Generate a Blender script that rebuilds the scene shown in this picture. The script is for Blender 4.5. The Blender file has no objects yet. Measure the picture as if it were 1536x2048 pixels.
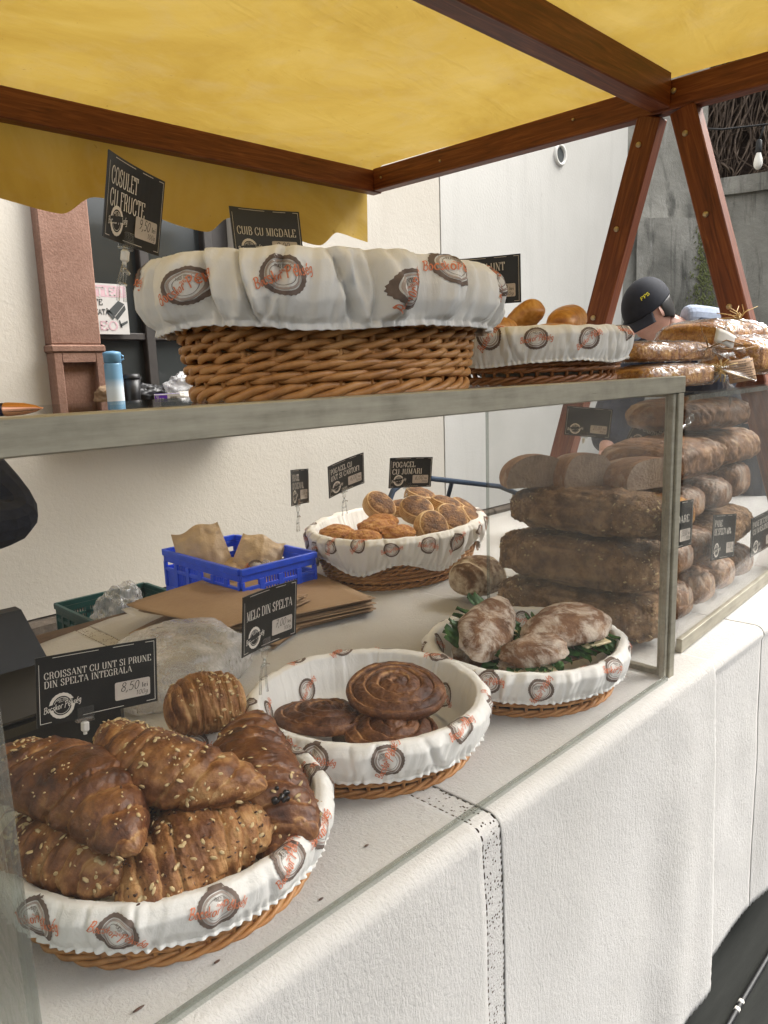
import bpy, math, random
import numpy as np
from mathutils import Vector, Matrix, noise as mnoise

R = math.radians
rng = np.random.default_rng(7)
random.seed(7)
scene = bpy.context.scene
col = scene.collection

# ------------------------------------------------------------------ camera
cam_data = bpy.data.cameras.new('camera')
cam = bpy.data.objects.new('camera', cam_data)
col.objects.link(cam)
cam_data.sensor_fit = 'VERTICAL'
cam_data.sensor_height = 36.0
cam_data.lens = 1520.0 / 2048.0 * 36.0
cam_data.clip_start = 0.02
cam_data.clip_end = 500
CM = ((0.7003, 0.1514, 0.6976), (-0.7131, 0.1032, 0.6935), (0.0330, -0.9831, 0.1800))
_r = Vector((0.7003, -0.7131, -0.0330)); _f = Vector((0.6976, 0.6935, -0.1800))
_r.normalize(); _u = _r.cross(_f).normalized(); _f = _u.cross(_r).normalized()
cam.matrix_world = Matrix(((_r.x, _u.x, -_f.x, -1.377), (_r.y, _u.y, -_f.y, -0.590), (_r.z, _u.z, -_f.z, 1.400), (0, 0, 0, 1)))
scene.camera = cam

# ------------------------------------------------------------------ world, sun, exposure
world = bpy.data.worlds.new('World'); scene.world = world; world.use_nodes = True
wn = world.node_tree; bg = wn.nodes['Background']
sky = wn.nodes.new('ShaderNodeTexSky'); sky.sky_type = 'NISHITA'; sky.sun_disc = False
SUN_EL, SUN_AZ = 46.0, 118.0       # azimuth measured from +Y clockwise: light comes over the customers' shoulders
sky.sun_elevation = R(SUN_EL); sky.sun_rotation = R(SUN_AZ)
sky.air_density = 1.0; sky.dust_density = 4.0; sky.ozone_density = 1.0
hs = wn.nodes.new('ShaderNodeHueSaturation'); hs.inputs['Saturation'].default_value = 0.10
wn.links.new(sky.outputs[0], hs.inputs['Color']); wn.links.new(hs.outputs[0], bg.inputs['Color'])
bg.inputs['Strength'].default_value = 0.15
sl = bpy.data.lights.new('sun', 'SUN'); so = bpy.data.objects.new('sun', sl); col.objects.link(so)
sl.energy = 1.5; sl.angle = R(40); sl.color = (1.0, 0.95, 0.87)
_az = R(SUN_AZ); _el = R(SUN_EL)
sdir = Vector((math.sin(_az) * math.cos(_el), math.cos(_az) * math.cos(_el), math.sin(_el)))
so.rotation_euler = sdir.to_track_quat('Z', 'Y').to_euler()
scene.view_settings.view_transform = 'Standard'
scene.view_settings.look = 'None'
scene.view_settings.gamma = 1.0
scene.view_settings.exposure = 1.62
scene.render.engine = 'CYCLES'
scene.cycles.max_bounces = 10
scene.cycles.transparent_max_bounces = 24
scene.cycles.use_denoising = True

# ------------------------------------------------------------------ material helpers
MATS = {}
class NT:
    def __init__(s, name):
        s.m = bpy.data.materials.new(name); s.m.use_nodes = True
        s.t = s.m.node_tree; s.t.nodes.clear()
        s.out = s.n('ShaderNodeOutputMaterial')
    def n(s, typ, **kw):
        nd = s.t.nodes.new(typ)
        for k, v in kw.items(): setattr(nd, k, v)
        return nd
    def l(s, a, b): s.t.links.new(a, b)
    def coord(s, scale=(1, 1, 1), kind='Object'):
        tc = s.n('ShaderNodeTexCoord'); mp = s.n('ShaderNodeMapping')
        mp.inputs['Scale'].default_value = scale
        s.l(tc.outputs[kind], mp.inputs['Vector']); return mp.outputs[0]
    def noise(s, vec, scale, detail=4, rough=.55, dist=0):
        nd = s.n('ShaderNodeTexNoise'); nd.inputs['Scale'].default_value = scale
        nd.inputs['Detail'].default_value = detail; nd.inputs['Roughness'].default_value = rough
        nd.inputs['Distortion'].default_value = dist
        s.l(vec, nd.inputs['Vector']); return nd.outputs['Fac']
    def voro(s, vec, scale, feature='F1'):
        nd = s.n('ShaderNodeTexVoronoi', feature=feature); nd.inputs['Scale'].default_value = scale
        s.l(vec, nd.inputs['Vector']); return nd.outputs['Distance']
    def ramp(s, fac, stops):
        nd = s.n('ShaderNodeValToRGB'); e = nd.color_ramp.elements
        while len(e) < len(stops): e.new(0.5)
        for el, (p, c) in zip(e, stops):
            el.position = p; el.color = (c[0], c[1], c[2], 1) if not isinstance(c, (int, float)) else (c, c, c, 1)
        s.l(fac, nd.inputs[0]); return nd.outputs[0]
    def math(s, op, a, b=None, clamp=False):
        nd = s.n('ShaderNodeMath', operation=op); nd.use_clamp = clamp
        for i, v in enumerate((a, b)):
            if v is None: continue
            if isinstance(v, (int, float)): nd.inputs[i].default_value = v
            else: s.l(v, nd.inputs[i])
        return nd.outputs[0]
    def mix(s, fac, a, b, mode='MIX'):
        nd = s.n('ShaderNodeMix', data_type='RGBA', blend_type=mode)
        for i, v in ((0, fac), (6, a), (7, b)):
            if isinstance(v, (int, float)): nd.inputs[i].default_value = v
            elif isinstance(v, tuple): nd.inputs[i].default_value = (*v, 1)
            else: s.l(v, nd.inputs[i])
        return nd.outputs[2]
    def bump(s, h, strength=.3, dist=.002):
        nd = s.n('ShaderNodeBump'); nd.inputs['Strength'].default_value = strength
        nd.inputs['Distance'].default_value = dist; s.l(h, nd.inputs['Height']); return nd.outputs[0]
    def attr(s, name):
        nd = s.n('ShaderNodeAttribute'); nd.attribute_name = name; return nd.outputs['Fac']
    def bsdf(s, color, rough=.6, normal=None, **kw):
        nd = s.n('ShaderNodeBsdfPrincipled')
        for k, v in (('Base Color', color), ('Roughness', rough), *kw.items()):
            k = k.replace('_', ' ')
            if isinstance(v, tuple): nd.inputs[k].default_value = (*v, 1) if len(v) == 3 and k in ('Base Color', 'Sheen Tint', 'Emission Color') else v
            elif isinstance(v, (int, float)): nd.inputs[k].default_value = v
            else: s.l(v, nd.inputs[k])
        if normal is not None: s.l(normal, nd.inputs['Normal'])
        return nd
    def done(s, sh):
        s.l(sh.outputs[0] if hasattr(sh, 'outputs') else sh, s.out.inputs['Surface'])
        MATS[s.m.name] = s.m; return s.m

def plain(name, c, rough=.6, var=.12, scale=30, bump=0, bscale=80, bdist=.001, **kw):
    t = NT(name); v = t.coord()
    n1 = t.noise(v, scale, 5)
    c2 = tuple(min(1, x * (1 + var)) for x in c); c1 = tuple(x * (1 - var) for x in c)
    colr = t.ramp(n1, [(.3, c1), (.7, c2)])
    nm = t.bump(t.noise(v, bscale, 6), bump, bdist) if bump else None
    return t.done(t.bsdf(colr, rough, nm, **kw))

M = {}
M['black_card'] = plain('black_card', (.012, .012, .011), .38, .25, 40, .05, 200)
M['cream_print'] = plain('cream_print', (.70, .65, .57), .5, .05, 60)
M['price_paper'] = plain('price_paper', (.52, .46, .40), .5, .05, 60)
M['ink'] = plain('ink', (.01, .009, .008), .5, .1, 60)
M['white_plastic'] = plain('white_plastic', (.75, .73, .68), .35, .05, 40)
M['blue_plastic'] = plain('blue_plastic', (.018, .085, .78), .38, .12, 30, .05, 300, Specular_IOR_Level=.5)
M['green_plastic'] = plain('green_plastic', (.008, .055, .05), .4, .2, 20)
M['black_plastic'] = plain('black_plastic', (.014, .014, .016), .42, .2, 30, .05, 400)
M['steel_tube'] = plain('steel_tube', (.03, .05, .085), .3, .2, 40, Metallic=.3)
M['grey_fabric'] = plain('grey_fabric', (.33, .38, .48), .85, .15, 60, .2, 300)
M['navy_fabric'] = plain('navy_fabric', (.012, .016, .032), .85, .35, 40, .3, 220, .002)
M['cap_fabric'] = plain('cap_fabric', (.008, .010, .018), .8, .2, 40, .2, 500)
M['skin'] = plain('skin', (.50, .28, .21), .5, .1, 40, Subsurface_Weight=.1)
M['hair'] = plain('hair', (.012, .009, .007), .5, .3, 90)
M['yellow_print'] = plain('yellow_print', (.72, .66, .02), .5, .05, 60)
M['raffia'] = plain('raffia', (.55, .40, .17), .6, .25, 80)
M['tag_paper'] = plain('tag_paper', (.36, .22, .12), .7, .1, 30)
M['white_paper'] = plain('white_paper', (.56, .545, .52), .6, .06, 20)
M['twine'] = plain('twine', (.25, .15, .07), .8, .25, 200)
M['screw'] = plain('screw', (.50, .42, .30), .4, .2, 100, Metallic=.7)
M['cable_rubber'] = plain('cable_rubber', (.012, .012, .013), .5, .2, 60)
M['bulb_glass'] = plain('bulb_glass', (.85, .83, .76), .25, .04, 30)
M['pen_navy'] = plain('pen_navy', (.008, .010, .035), .25, .1, 30)
M['rose_gold'] = plain('rose_gold', (.72, .36, .22), .22, .08, 60, Metallic=.95)
M['purple_print'] = plain('purple_print', (.10, .02, .35), .45, .1, 30)
M['pink_print'] = plain('pink_print', (.62, .42, .46), .6, .08, 30)
M['grey_print'] = plain('grey_print', (.05, .055, .055), .6, .2, 30)
M['orange_print'] = plain('orange_print', (.66, .21, .10), .7, .15, 150)
M['brown_print'] = plain('brown_print', (.15, .108, .088), .75, .2, 120)
M['taupe_print'] = plain('taupe_print', (.38, .31, .27), .75, .12, 120)
M['wood_dark_inside'] = plain('wood_dark_inside', (.10, .06, .035), .7, .25, 30)
M['bench_wood'] = plain('bench_wood', (.20, .16, .115), .7, .2, 12, .2, 60)
M['cheese'] = plain('cheese', (.72, .60, .36), .45, .1, 60)
M['facing'] = plain('grey_plaster', (.30, .29, .27), .9, .15, 1.5, .3, 30)

def mk_leaf():
    t = NT('salad_leaf'); v = t.coord()
    c = t.ramp(t.noise(v, 60, 4), [(.3, (.012, .045, .010)), (.7, (.06, .16, .03))])
    t.done(t.bsdf(c, .45, t.bump(t.noise(v, 200, 3), .3)));  M['leaf'] = t.m
mk_leaf()

def mk_stall_wood():
    t = NT('stall_wood'); v = t.coord((3, 3, 3))
    at = t.attr('along')           # grain runs along each member
    cb = t.n('ShaderNodeCombineXYZ'); sx = t.n('ShaderNodeSeparateXYZ')
    uv = t.n('ShaderNodeUVMap'); mp = t.n('ShaderNodeMapping'); mp.inputs['Scale'].default_value = (1.5, 26, 1)
    t.l(uv.outputs[0], mp.inputs[0])
    g = t.noise(mp.outputs[0], 3.0, 6, .6, 1.2)
    big = t.noise(v, 1.2, 3)
    mp2 = t.n('ShaderNodeMapping'); mp2.inputs['Scale'].default_value = (2.2, 9, 1); t.l(uv.outputs[0], mp2.inputs[0])
    kn = t.n('ShaderNodeTexVoronoi'); kn.inputs['Scale'].default_value = 1.3; t.l(mp2.outputs[0], kn.inputs['Vector'])
    knot = t.ramp(kn.outputs['Distance'], [(.03, 0.0), (.10, 1.0)])
    c = t.ramp(g, [(.30, (.070, .018, .009)), (.50, (.165, .043, .016)), (.68, (.27, .092, .033))])
    c = t.mix(t.math('MULTIPLY', big, .40), c, (.13, .036, .014))
    c = t.mix(knot, (.05, .014, .008), c)
    wear = t.ramp(t.noise(v, 9, 8, .7), [(.70, 0.0), (.76, 1.0)])
    c = t.mix(t.math('MULTIPLY', wear, .35), c, (.34, .17, .08))
    t.done(t.bsdf(c, .48, t.bump(g, .25, .002), Specular_IOR_Level=.4)); M['stall_wood'] = t.m
mk_stall_wood()

def mk_canvas():
    t = NT('yellow_canvas'); v = t.coord()
    n1 = t.noise(v, 1.6, 6, .62, .8); n2 = t.noise(v, 7, 6, .65, .5)
    sp = t.noise(v, 160, 2)
    c = t.ramp(n1, [(.25, (.42, .265, .045)), (.5, (.53, .36, .075)), (.75, (.62, .45, .135))])
    stain = t.ramp(n2, [(.50, 0.0), (.75, .5)])
    c = t.mix(stain, c, (.52, .38, .16))
    dots = t.ramp(t.noise(v, 45, 2, .5), [(.73, 0.0), (.77, .5)])
    c = t.mix(dots, c, (.30, .18, .03))
    nm = t.bump(sp, .12, .001)
    nm2 = t.n('ShaderNodeBump'); nm2.inputs['Strength'].default_value = .35; nm2.inputs['Distance'].default_value = .03
    t.l(t.noise(t.coord((.6, 1.6, 1)), 5, 5, .5, 1.2), nm2.inputs['Height']); t.l(nm, nm2.inputs['Normal'])
    d = t.bsdf(c, .7, nm2.outputs[0], Specular_IOR_Level=.25)
    tr = t.n('ShaderNodeBsdfTranslucent'); t.l(c, tr.inputs[0]); t.l(nm2.outputs[0], tr.inputs['Normal'])
    mx = t.n('ShaderNodeMixShader'); mx.inputs[0].default_value = .30
    t.l(d.outputs[0], mx.inputs[1]); t.l(tr.outputs[0], mx.inputs[2]); t.done(mx); M['canvas'] = t.m
mk_canvas()

def mk_cloth():
    t = NT('white_cotton'); v = t.coord(); v2 = t.coord((1, 1, 1))
    mpd = t.n('ShaderNodeMapping'); mpd.inputs['Rotation'].default_value = (0, R(38), R(20)); mpd.inputs['Scale'].default_value = (1.0, .6, .30); t.l(v, mpd.inputs[0])
    w = t.noise(mpd.outputs[0], 150, 5, .6, .9)
    w2 = t.noise(v, 28, 4, .5, .8)
    fine = t.noise(v, 600, 2)
    w3 = t.noise(t.coord((1.0, 1.0, .8)), 230, 4, .6, .3)
    h = t.math('ADD', t.math('MULTIPLY', w, .55), t.math('MULTIPLY', w2, .45))
    h = t.math('ADD', h, t.math('MULTIPLY', w3, .45))
    h = t.math('ADD', h, t.math('MULTIPLY', fine, .10))
    c = t.ramp(t.noise(v, 3, 5), [(.3, (.44, .425, .40)), (.7, (.515, .50, .48))])
    crumb = t.ramp(t.noise(v, 120, 2, .4), [(.765, 0.0), (.79, .8)])
    c = t.mix(t.math('MULTIPLY', crumb, .35), c, (.45, .33, .22))
    t.done(t.bsdf(c, .92, t.bump(h, .7, .0050), Specular_IOR_Level=.2, Sheen_Weight=.25)); M['cloth'] = t.m
mk_cloth()

def mk_lace():
    t = NT('cotton_lace'); v = t.coord()
    nd = t.n('ShaderNodeTexVoronoi'); nd.inputs['Scale'].default_value = 185; nd.inputs['Randomness'].default_value = .9
    t.l(v, nd.inputs['Vector'])
    uvn = t.n('ShaderNodeUVMap'); sx = t.n('ShaderNodeSeparateXYZ'); t.l(uvn.outputs[0], sx.inputs[0])
    # u across the band 0..1, v along in metres
    edge1 = t.math('LESS_THAN', t.math('ABSOLUTE', t.math('SUBTRACT', sx.outputs[0], .05)), .05)
    edge2 = t.math('LESS_THAN', t.math('ABSOLUTE', t.math('SUBTRACT', sx.outputs[0], .96)), .035)
    per = t.math('GREATER_THAN', t.math('FRACT', t.math('ADD', t.math('MULTIPLY', sx.outputs[1], 92), t.math('MULTIPLY', t.noise(v, 40, 2), 2.5))), t.math('ADD', .28, t.math('MULTIPLY', t.noise(v, 90, 2), .5)))
    holes_edge = t.math('MULTIPLY', t.math('ADD', edge1, edge2, True), per)
    mask = t.math('GREATER_THAN', t.noise(v, 60, 2), .49)
    holes_mid = t.math('MULTIPLY', t.math('LESS_THAN', nd.outputs['Distance'], .30), mask)
    hole = t.math('ADD', holes_edge, holes_mid, True)
    b = t.bsdf(t.ramp(t.noise(v, 150, 4), [(.3, (.45, .435, .415)), (.7, (.53, .515, .495))]), .9, t.bump(t.noise(v, 320, 3), .6, .002))
    tr = t.n('ShaderNodeBsdfTransparent'); mx = t.n('ShaderNodeMixShader')
    t.l(hole, mx.inputs[0]); t.l(b.outputs[0], mx.inputs[1]); t.l(tr.outputs[0], mx.inputs[2]); t.done(mx); M['lace'] = t.m
mk_lace()

def mk_liner():
    t = NT('liner_cotton'); v = t.coord()
    wr = t.noise(t.coord((1, 1, .28)), 55, 5, .6, 1.2)
    h = t.math('ADD', t.math('MULTIPLY', wr, 1.0), t.math('MULTIPLY', t.noise(v, 500, 2), .15))
    c = t.ramp(t.noise(v, 12, 3), [(.3, (.80, .785, .75)), (.7, (.86, .845, .81))])
    b = t.bsdf(c, .75, t.bump(h, .45, .004), Specular_IOR_Level=.3, Sheen_Weight=.15)
    tr = t.n('ShaderNodeBsdfTranslucent'); t.l(c, tr.inputs[0])
    mx = t.n('ShaderNodeMixShader'); mx.inputs[0].default_value = .12
    t.l(b.outputs[0], mx.inputs[1]); t.l(tr.outputs[0], mx.inputs[2]); t.done(mx); M['liner'] = t.m
mk_liner()

def mk_wicker(name, c0, c1, c2):
    t = NT(name); v = t.coord()
    g = t.noise(v, 90, 5, .6); g2 = t.noise(v, 14, 3)
    c = t.ramp(t.math('ADD', t.math('MULTIPLY', g, .45), t.math('MULTIPLY', g2, .55)), [(.3, c0), (.5, c1), (.72, c2)])
    t.done(t.bsdf(c, .42, t.bump(g, .15, .001), Specular_IOR_Level=.45)); M[name] = t.m
mk_wicker('wicker', (.25, .10, .029), (.45, .21, .066), (.56, .31, .12))
mk_wicker('wicker_red', (.12, .042, .015), (.25, .098, .032), (.36, .17, .06))

def mk_bread(name, stops, rough=.5, bscale=70, bstr=.5, bdist=.003, flour=None, speck=None, spec=.4, nscale=22, ntone=.55):
    t = NT(name); v = t.coord()
    n = t.noise(v, nscale, 6, .62, .4); n2 = t.noise(v, 160, 3)
    tone = t.attr('tone')
    f = t.math('ADD', t.math('MULTIPLY', tone, 1.0), t.math('MULTIPLY', t.math('SUBTRACT', n, .5), ntone * 1.7))
    n3 = t.noise(v, nscale * 3.2, 5, .6, .8)
    f = t.math('ADD', f, t.math('MULTIPLY', t.math('SUBTRACT', n3, .5), ntone * .9))
    f = t.math('ADD', f, t.math('MULTIPLY', t.math('SUBTRACT', n2, .5), .30))
    c = t.ramp(f, stops)
    if flour:
        fl = t.ramp(t.noise(v, flour[0], 6, .7, .6), [(flour[1], 0.0), (flour[1] + .16, flour[2])])
        c = t.mix(fl, c, (.70, .63, .54))
    if speck:
        sp = t.ramp(t.voro(v, speck[0]), [(speck[1], 1.0), (speck[1] + .06, 0.0)])
        c = t.mix(t.math('MULTIPLY', sp, speck[2]), c, speck[3])
    nm = t.bump(t.math('ADD', t.noise(v, bscale, 6, .65), t.math('MULTIPLY', n2, .5)), min(1, bstr * 1.5), bdist * 1.6)
    t.done(t.bsdf(c, rough, nm, Specular_IOR_Level=spec)); M[name] = t.m
mk_bread('croissant_dark', [(.05, (.055, .017, .007)), (.35, (.135, .047, .017)), (.62, (.25, .105, .036)), (.95, (.48, .28, .12))], .40, 60, .35, spec=.5)
mk_bread('croissant_mid', [(.05, (.085, .027, .010)), (.35, (.21, .082, .027)), (.62, (.36, .175, .062)), (.95, (.55, .34, .155))], .46, 60, .4, spec=.45)
mk_bread('croissant_pale', [(.05, (.13, .046, .016)), (.35, (.30, .135, .046)), (.62, (.47, .26, .105)), (.95, (.62, .41, .20))], .55, 75, .5)
mk_bread('snail', [(.05, (.045, .014, .007)), (.35, (.115, .042, .017)), (.62, (.23, .098, .037)), (.95, (.42, .23, .095))], .48, 70, .5, spec=.4, nscale=40)
mk_bread('scone_side', [(.0, (.30, .14, .045)), (.4, (.52, .31, .13)), (.7, (.62, .42, .21)), (1, (.70, .53, .31))], .6, 60, .4)
mk_bread('scone_top', [(.0, (.055, .025, .010)), (.4, (.17, .075, .026)), (.7, (.34, .17, .055)), (1, (.52, .31, .12))], .6, 140, .9, .004, ntone=1.0, nscale=60)
mk_bread('cheese_bun', [(.0, (.24, .075, .016)), (.4, (.45, .18, .04)), (.7, (.60, .30, .08)), (1, (.70, .44, .16))], .5, 90, .9, .006, ntone=.8, nscale=40)
mk_bread('rustic', [(.0, (.07, .032, .015)), (.4, (.17, .083, .040)), (.7, (.28, .155, .08)), (1, (.40, .25, .145))], .8, 60, .5, .003, flour=(22, .44, .62))
mk_bread('seed_loaf', [(.0, (.12, .066, .033)), (.4, (.27, .155, .076)), (.7, (.42, .26, .135)), (1, (.56, .39, .22))], .7, 130, .9, .006, ntone=.75, nscale=32)
mk_bread('brown_loaf', [(.0, (.08, .036, .017)), (.4, (.20, .095, .042)), (.7, (.34, .18, .085)), (1, (.52, .35, .20))], .6, 60, .5, flour=(11, .55, .5))
mk_bread('crumb', [(.0, (.17, .11, .07)), (.4, (.27, .185, .125)), (.7, (.36, .26, .18)), (1, (.45, .34, .25))], .85, 150, .8, speck=(110, .12, .5, (.14, .09, .05)))
mk_bread('golden_roll', [(.0, (.30, .11, .02)), (.4, (.50, .22, .045)), (.7, (.62, .33, .09)), (1, (.70, .45, .17))], .38, 40, .15, spec=.5)
mk_bread('plaited', [(.0, (.15, .045, .010)), (.4, (.36, .15, .028)), (.7, (.58, .31, .08)), (1, (.68, .46, .18))], .5, 90, .9, .006, nscale=45, ntone=.9)
mk_bread('boule_mat', [(.0, (.05, .025, .012)), (.4, (.16, .085, .04)), (.7, (.50, .40, .28)), (1, (.62, .54, .42))], .75, 60, .5, ntone=.6, nscale=14)
M['oat'] = plain('oat', (.56, .42, .22), .6, .25, 120, .3, 300)
M['sesame'] = plain('sesame', (.62, .47, .26), .5, .2, 120)
M['flax'] = plain('flax', (.075, .030, .016), .35, .3, 120)
M['plum_filling'] = plain('plum_filling', (.012, .008, .008), .2, .3, 80, .4, 100)

def mk_kraft():
    t = NT('kraft_paper'); v = t.coord()
    f = t.noise(t.coord((1, 6, 1)), 40, 5, .6); n = t.noise(v, 5, 4)
    c = t.ramp(t.math('ADD', t.math('MULTIPLY', f, .4), t.math('MULTIPLY', n, .6)), [(.3, (.25, .155, .085)), (.7, (.36, .245, .145))])
    t.done(t.bsdf(c, .75, t.bump(t.noise(v, 14, 5), .35, .004))); M['kraft'] = t.m
    t = NT('kraft_light'); v = t.coord()
    c = t.ramp(t.noise(v, 14, 5), [(.3, (.46, .33, .20)), (.7, (.60, .46, .31))])
    t.done(t.bsdf(c, .5, t.bump(t.noise(v, 45, 5), .6, .006))); M['kraft_light'] = t.m
mk_kraft()

def mk_film(name, tint, fac, dust, rough=.03, bscale=None, bstr=.5, bdist=.004, dustc=(.6, .58, .54), ior=1.45, dlo=.42, dhi=.7):
    t = NT(name); v = t.coord()
    fr = t.n('ShaderNodeFresnel'); ge = t.n('ShaderNodeNewGeometry')
    t.l(t.math('ADD', ior, t.math('MULTIPLY', ge.outputs['Backfacing'], 1 / ior - ior)), fr.inputs[0])
    tr = t.n('ShaderNodeBsdfTransparent'); tr.inputs[0].default_value = (*tint, 1)
    gl = t.n('ShaderNodeBsdfGlossy'); gl.inputs['Roughness'].default_value = rough
    if bscale:
        b = t.bump(t.noise(v, bscale, 3, .55, 1.0), bstr, bdist)
        t.l(b, gl.inputs['Normal']); t.l(b, fr.inputs['Normal'])
    mx = t.n('ShaderNodeMixShader'); t.l(t.math('MULTIPLY', fr.outputs[0], fac, True), mx.inputs[0])
    t.l(tr.outputs[0], mx.inputs[1]); t.l(gl.outputs[0], mx.inputs[2])
    last = mx
    if dust:
        df = t.n('ShaderNodeBsdfDiffuse'); df.inputs[0].default_value = (*dustc, 1)
        n1 = t.noise(t.coord((1, 1, .35)), 9, 6, .65, .8)
        n2 = t.noise(t.coord((4, 4, .6)), 60, 4, .6)
        d = t.ramp(t.math('ADD', t.math('MULTIPLY', n1, .75), t.math('MULTIPLY', n2, .25)), [(dlo, dust * .35), (dhi, dust)])
        m2 = t.n('ShaderNodeMixShader'); t.l(d, m2.inputs[0]); t.l(last.outputs[0], m2.inputs[1]); t.l(df.outputs[0], m2.inputs[2]); last = m2
    t.done(last); M[name] = t.m
mk_film('case_glass', (.99, .99, .988), .42, .010)
mk_film('case_glass_dusty', (.98, .98, .975), .6, .075)
mk_film('acrylic_edge', (.74, .77, .75), .9, .12, .12, 40, .5, .01)
mk_film('shelf_glass', (.975, .985, .98), 1.0, .012)
mk_film('clear_plastic', (.93, .94, .94), 1.6, .06, .08)
mk_film('cellophane', (.985, .98, .975), 1.1, .03, .20, 14, .4, .010, ior=1.45)
mk_film('poly_bag', (.86, .86, .87), 1.8, .55, .22, 22, .8, .010, dustc=(.84, .84, .85))

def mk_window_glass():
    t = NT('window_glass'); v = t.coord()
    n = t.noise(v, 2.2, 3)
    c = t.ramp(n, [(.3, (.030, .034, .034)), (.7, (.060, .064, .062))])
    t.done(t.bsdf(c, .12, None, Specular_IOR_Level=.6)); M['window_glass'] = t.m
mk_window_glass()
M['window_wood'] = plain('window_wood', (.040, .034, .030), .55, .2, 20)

def mk_alu():
    t = NT('aluminium_profile'); v = t.coord((1, 14, 14)); vz = t.coord((14, 14, 1))
    s1 = t.noise(v, 7, 6, .7); s2 = t.noise(t.coord(), 18, 5, .6)
    c = t.ramp(t.math('ADD', t.math('MULTIPLY', s1, .5), t.math('MULTIPLY', s2, .5)), [(.3, (.22, .205, .160)), (.5, (.36, .335, .265)), (.7, (.46, .43, .345))])
    dark = t.ramp(t.noise(v, 16, 6, .7), [(.64, 0.0), (.72, .55)])
    c = t.mix(dark, c, (.12, .115, .09))
    t.done(t.bsdf(c, .42, t.bump(s1, .08, .001), Metallic=.55)); M['alu'] = t.m
mk_alu()

def mk_walls():
    t = NT('cream_stucco'); v = t.coord()
    h = t.math('ADD', t.noise(v, 75, 5, .6, .3), t.math('MULTIPLY', t.noise(v, 26, 4), .6))
    c = t.ramp(t.noise(v, 1.3, 6), [(.3, (.53, .49, .42)), (.7, (.60, .56, .49))])
    st = t.ramp(t.noise(t.coord((1.5, 1, .22)), 3.0, 6, .65), [(.55, 0.0), (.8, .35)])
    c = t.mix(st, c, (.42, .375, .32))
    pits = t.ramp(t.noise(v, 30, 2), [(.76, 0.0), (.79, .5)])
    c = t.mix(pits, c, (.30, .26, .22))
    t.done(t.bsdf(c, .9, t.bump(h, .4, .005))); M['stucco'] = t.m
    t = NT('white_render'); v = t.coord()
    c = t.ramp(t.noise(v, 1.1, 7, .6), [(.3, (.53, .515, .475)), (.7, (.61, .595, .555))])
    st = t.ramp(t.noise(t.coord((3.0, 1, .25)), 2.5, 7, .7), [(.52, 0.0), (.78, .35)])
    c = t.mix(st, c, (.38, .37, .345))
    sp = t.ramp(t.noise(v, 22, 3, .5), [(.70, 0.0), (.76, .35)])
    c = t.mix(sp, c, (.42, .40, .37))
    t.done(t.bsdf(c, .9, t.bump(t.noise(v, 60, 5), .3, .005))); M['render'] = t.m
    t = NT('pink_stone'); v = t.coord()
    c = t.ramp(t.math('ADD', t.math('MULTIPLY', t.noise(v, 90, 4), .5), t.math('MULTIPLY', t.noise(v, 6, 5), .5)), [(.3, (.20, .105, .072)), (.7, (.33, .195, .145))])
    t.done(t.bsdf(c, .9, t.bump(t.noise(v, 120, 4), .6, .004))); M['pink_stone'] = t.m
    t = NT('old_concrete'); v = t.coord()
    c = t.ramp(t.noise(v, 1.8, 8, .65, .4), [(.25, (.15, .148, .13)), (.5, (.30, .29, .255)), (.75, (.45, .435, .39))])
    dk = t.ramp(t.noise(t.coord((3, 3, .5)), 2.2, 8, .7, .8), [(.52, 0.0), (.66, .75)])
    c = t.mix(dk, c, (.055, .055, .048))
    wh = t.ramp(t.noise(t.coord((2.2, 2.2, .35)), 3.2, 6, .7), [(.60, 0.0), (.72, .6)])
    c = t.mix(wh, c, (.52, .51, .48))
    t.done(t.bsdf(c, .92, t.bump(t.noise(v, 14, 8, .7), .7, .02))); M['concrete'] = t.m
    t = NT('moss'); v = t.coord()
    c = t.ramp(t.noise(v, 40, 5), [(.3, (.10, .115, .045)), (.7, (.24, .265, .11))])
    t.done(t.bsdf(c, .95, t.bump(t.noise(v, 90, 5), 1.0, .01))); M['moss'] = t.m
    t = NT('plinth_stone'); v = t.coord()
    c = t.ramp(t.noise(v, 9, 7, .65), [(.3, (.06, .045, .035)), (.7, (.17, .135, .10))])
    t.done(t.bsdf(c, .9, t.bump(t.noise(v, 30, 6, .7), .8, .01))); M['plinth'] = t.m
    t = NT('painted_floor'); v = t.coord((1, 8, 1))
    c = t.ramp(t.noise(v, 6, 6, .6), [(.3, (.013, .014, .0125)), (.7, (.022, .0235, .021))])
    t.done(t.bsdf(c, .85, t.bump(t.noise(v, 40, 4), .2, .003), Specular_IOR_Level=.25)); M['ground'] = t.m
    t = NT('vine_bark'); v = t.coord()
    c = t.ramp(t.noise(v, 12, 4), [(.3, (.05, .033, .024)), (.7, (.20, .145, .105))])
    t.done(t.bsdf(c, .9)); M['vine'] = t.m
    t = NT('hillside_earth'); v = t.coord()
    c = t.ramp(t.noise(v, 6, 6), [(.3, (.025, .017, .012)), (.7, (.075, .05, .038))])
    t.done(t.bsdf(c, .95, t.bump(t.noise(v, 20, 6), 1, .05))); M['earth'] = t.m
mk_walls()
def mk_bottle():
    t = NT('bottle_gradient'); v = t.coord()
    sx = t.n('ShaderNodeSeparateXYZ'); t.l(v, sx.inputs[0])
    c = t.ramp(t.math('MULTIPLY', sx.outputs[2], 4.6), [(.05, (.72, .77, .80)), (.35, (.62, .72, .79)), (.52, (.17, .34, .50)), (1, (.12, .29, .47))])
    t.done(t.bsdf(c, .45)); M['bottle'] = t.m
mk_bottle()

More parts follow.
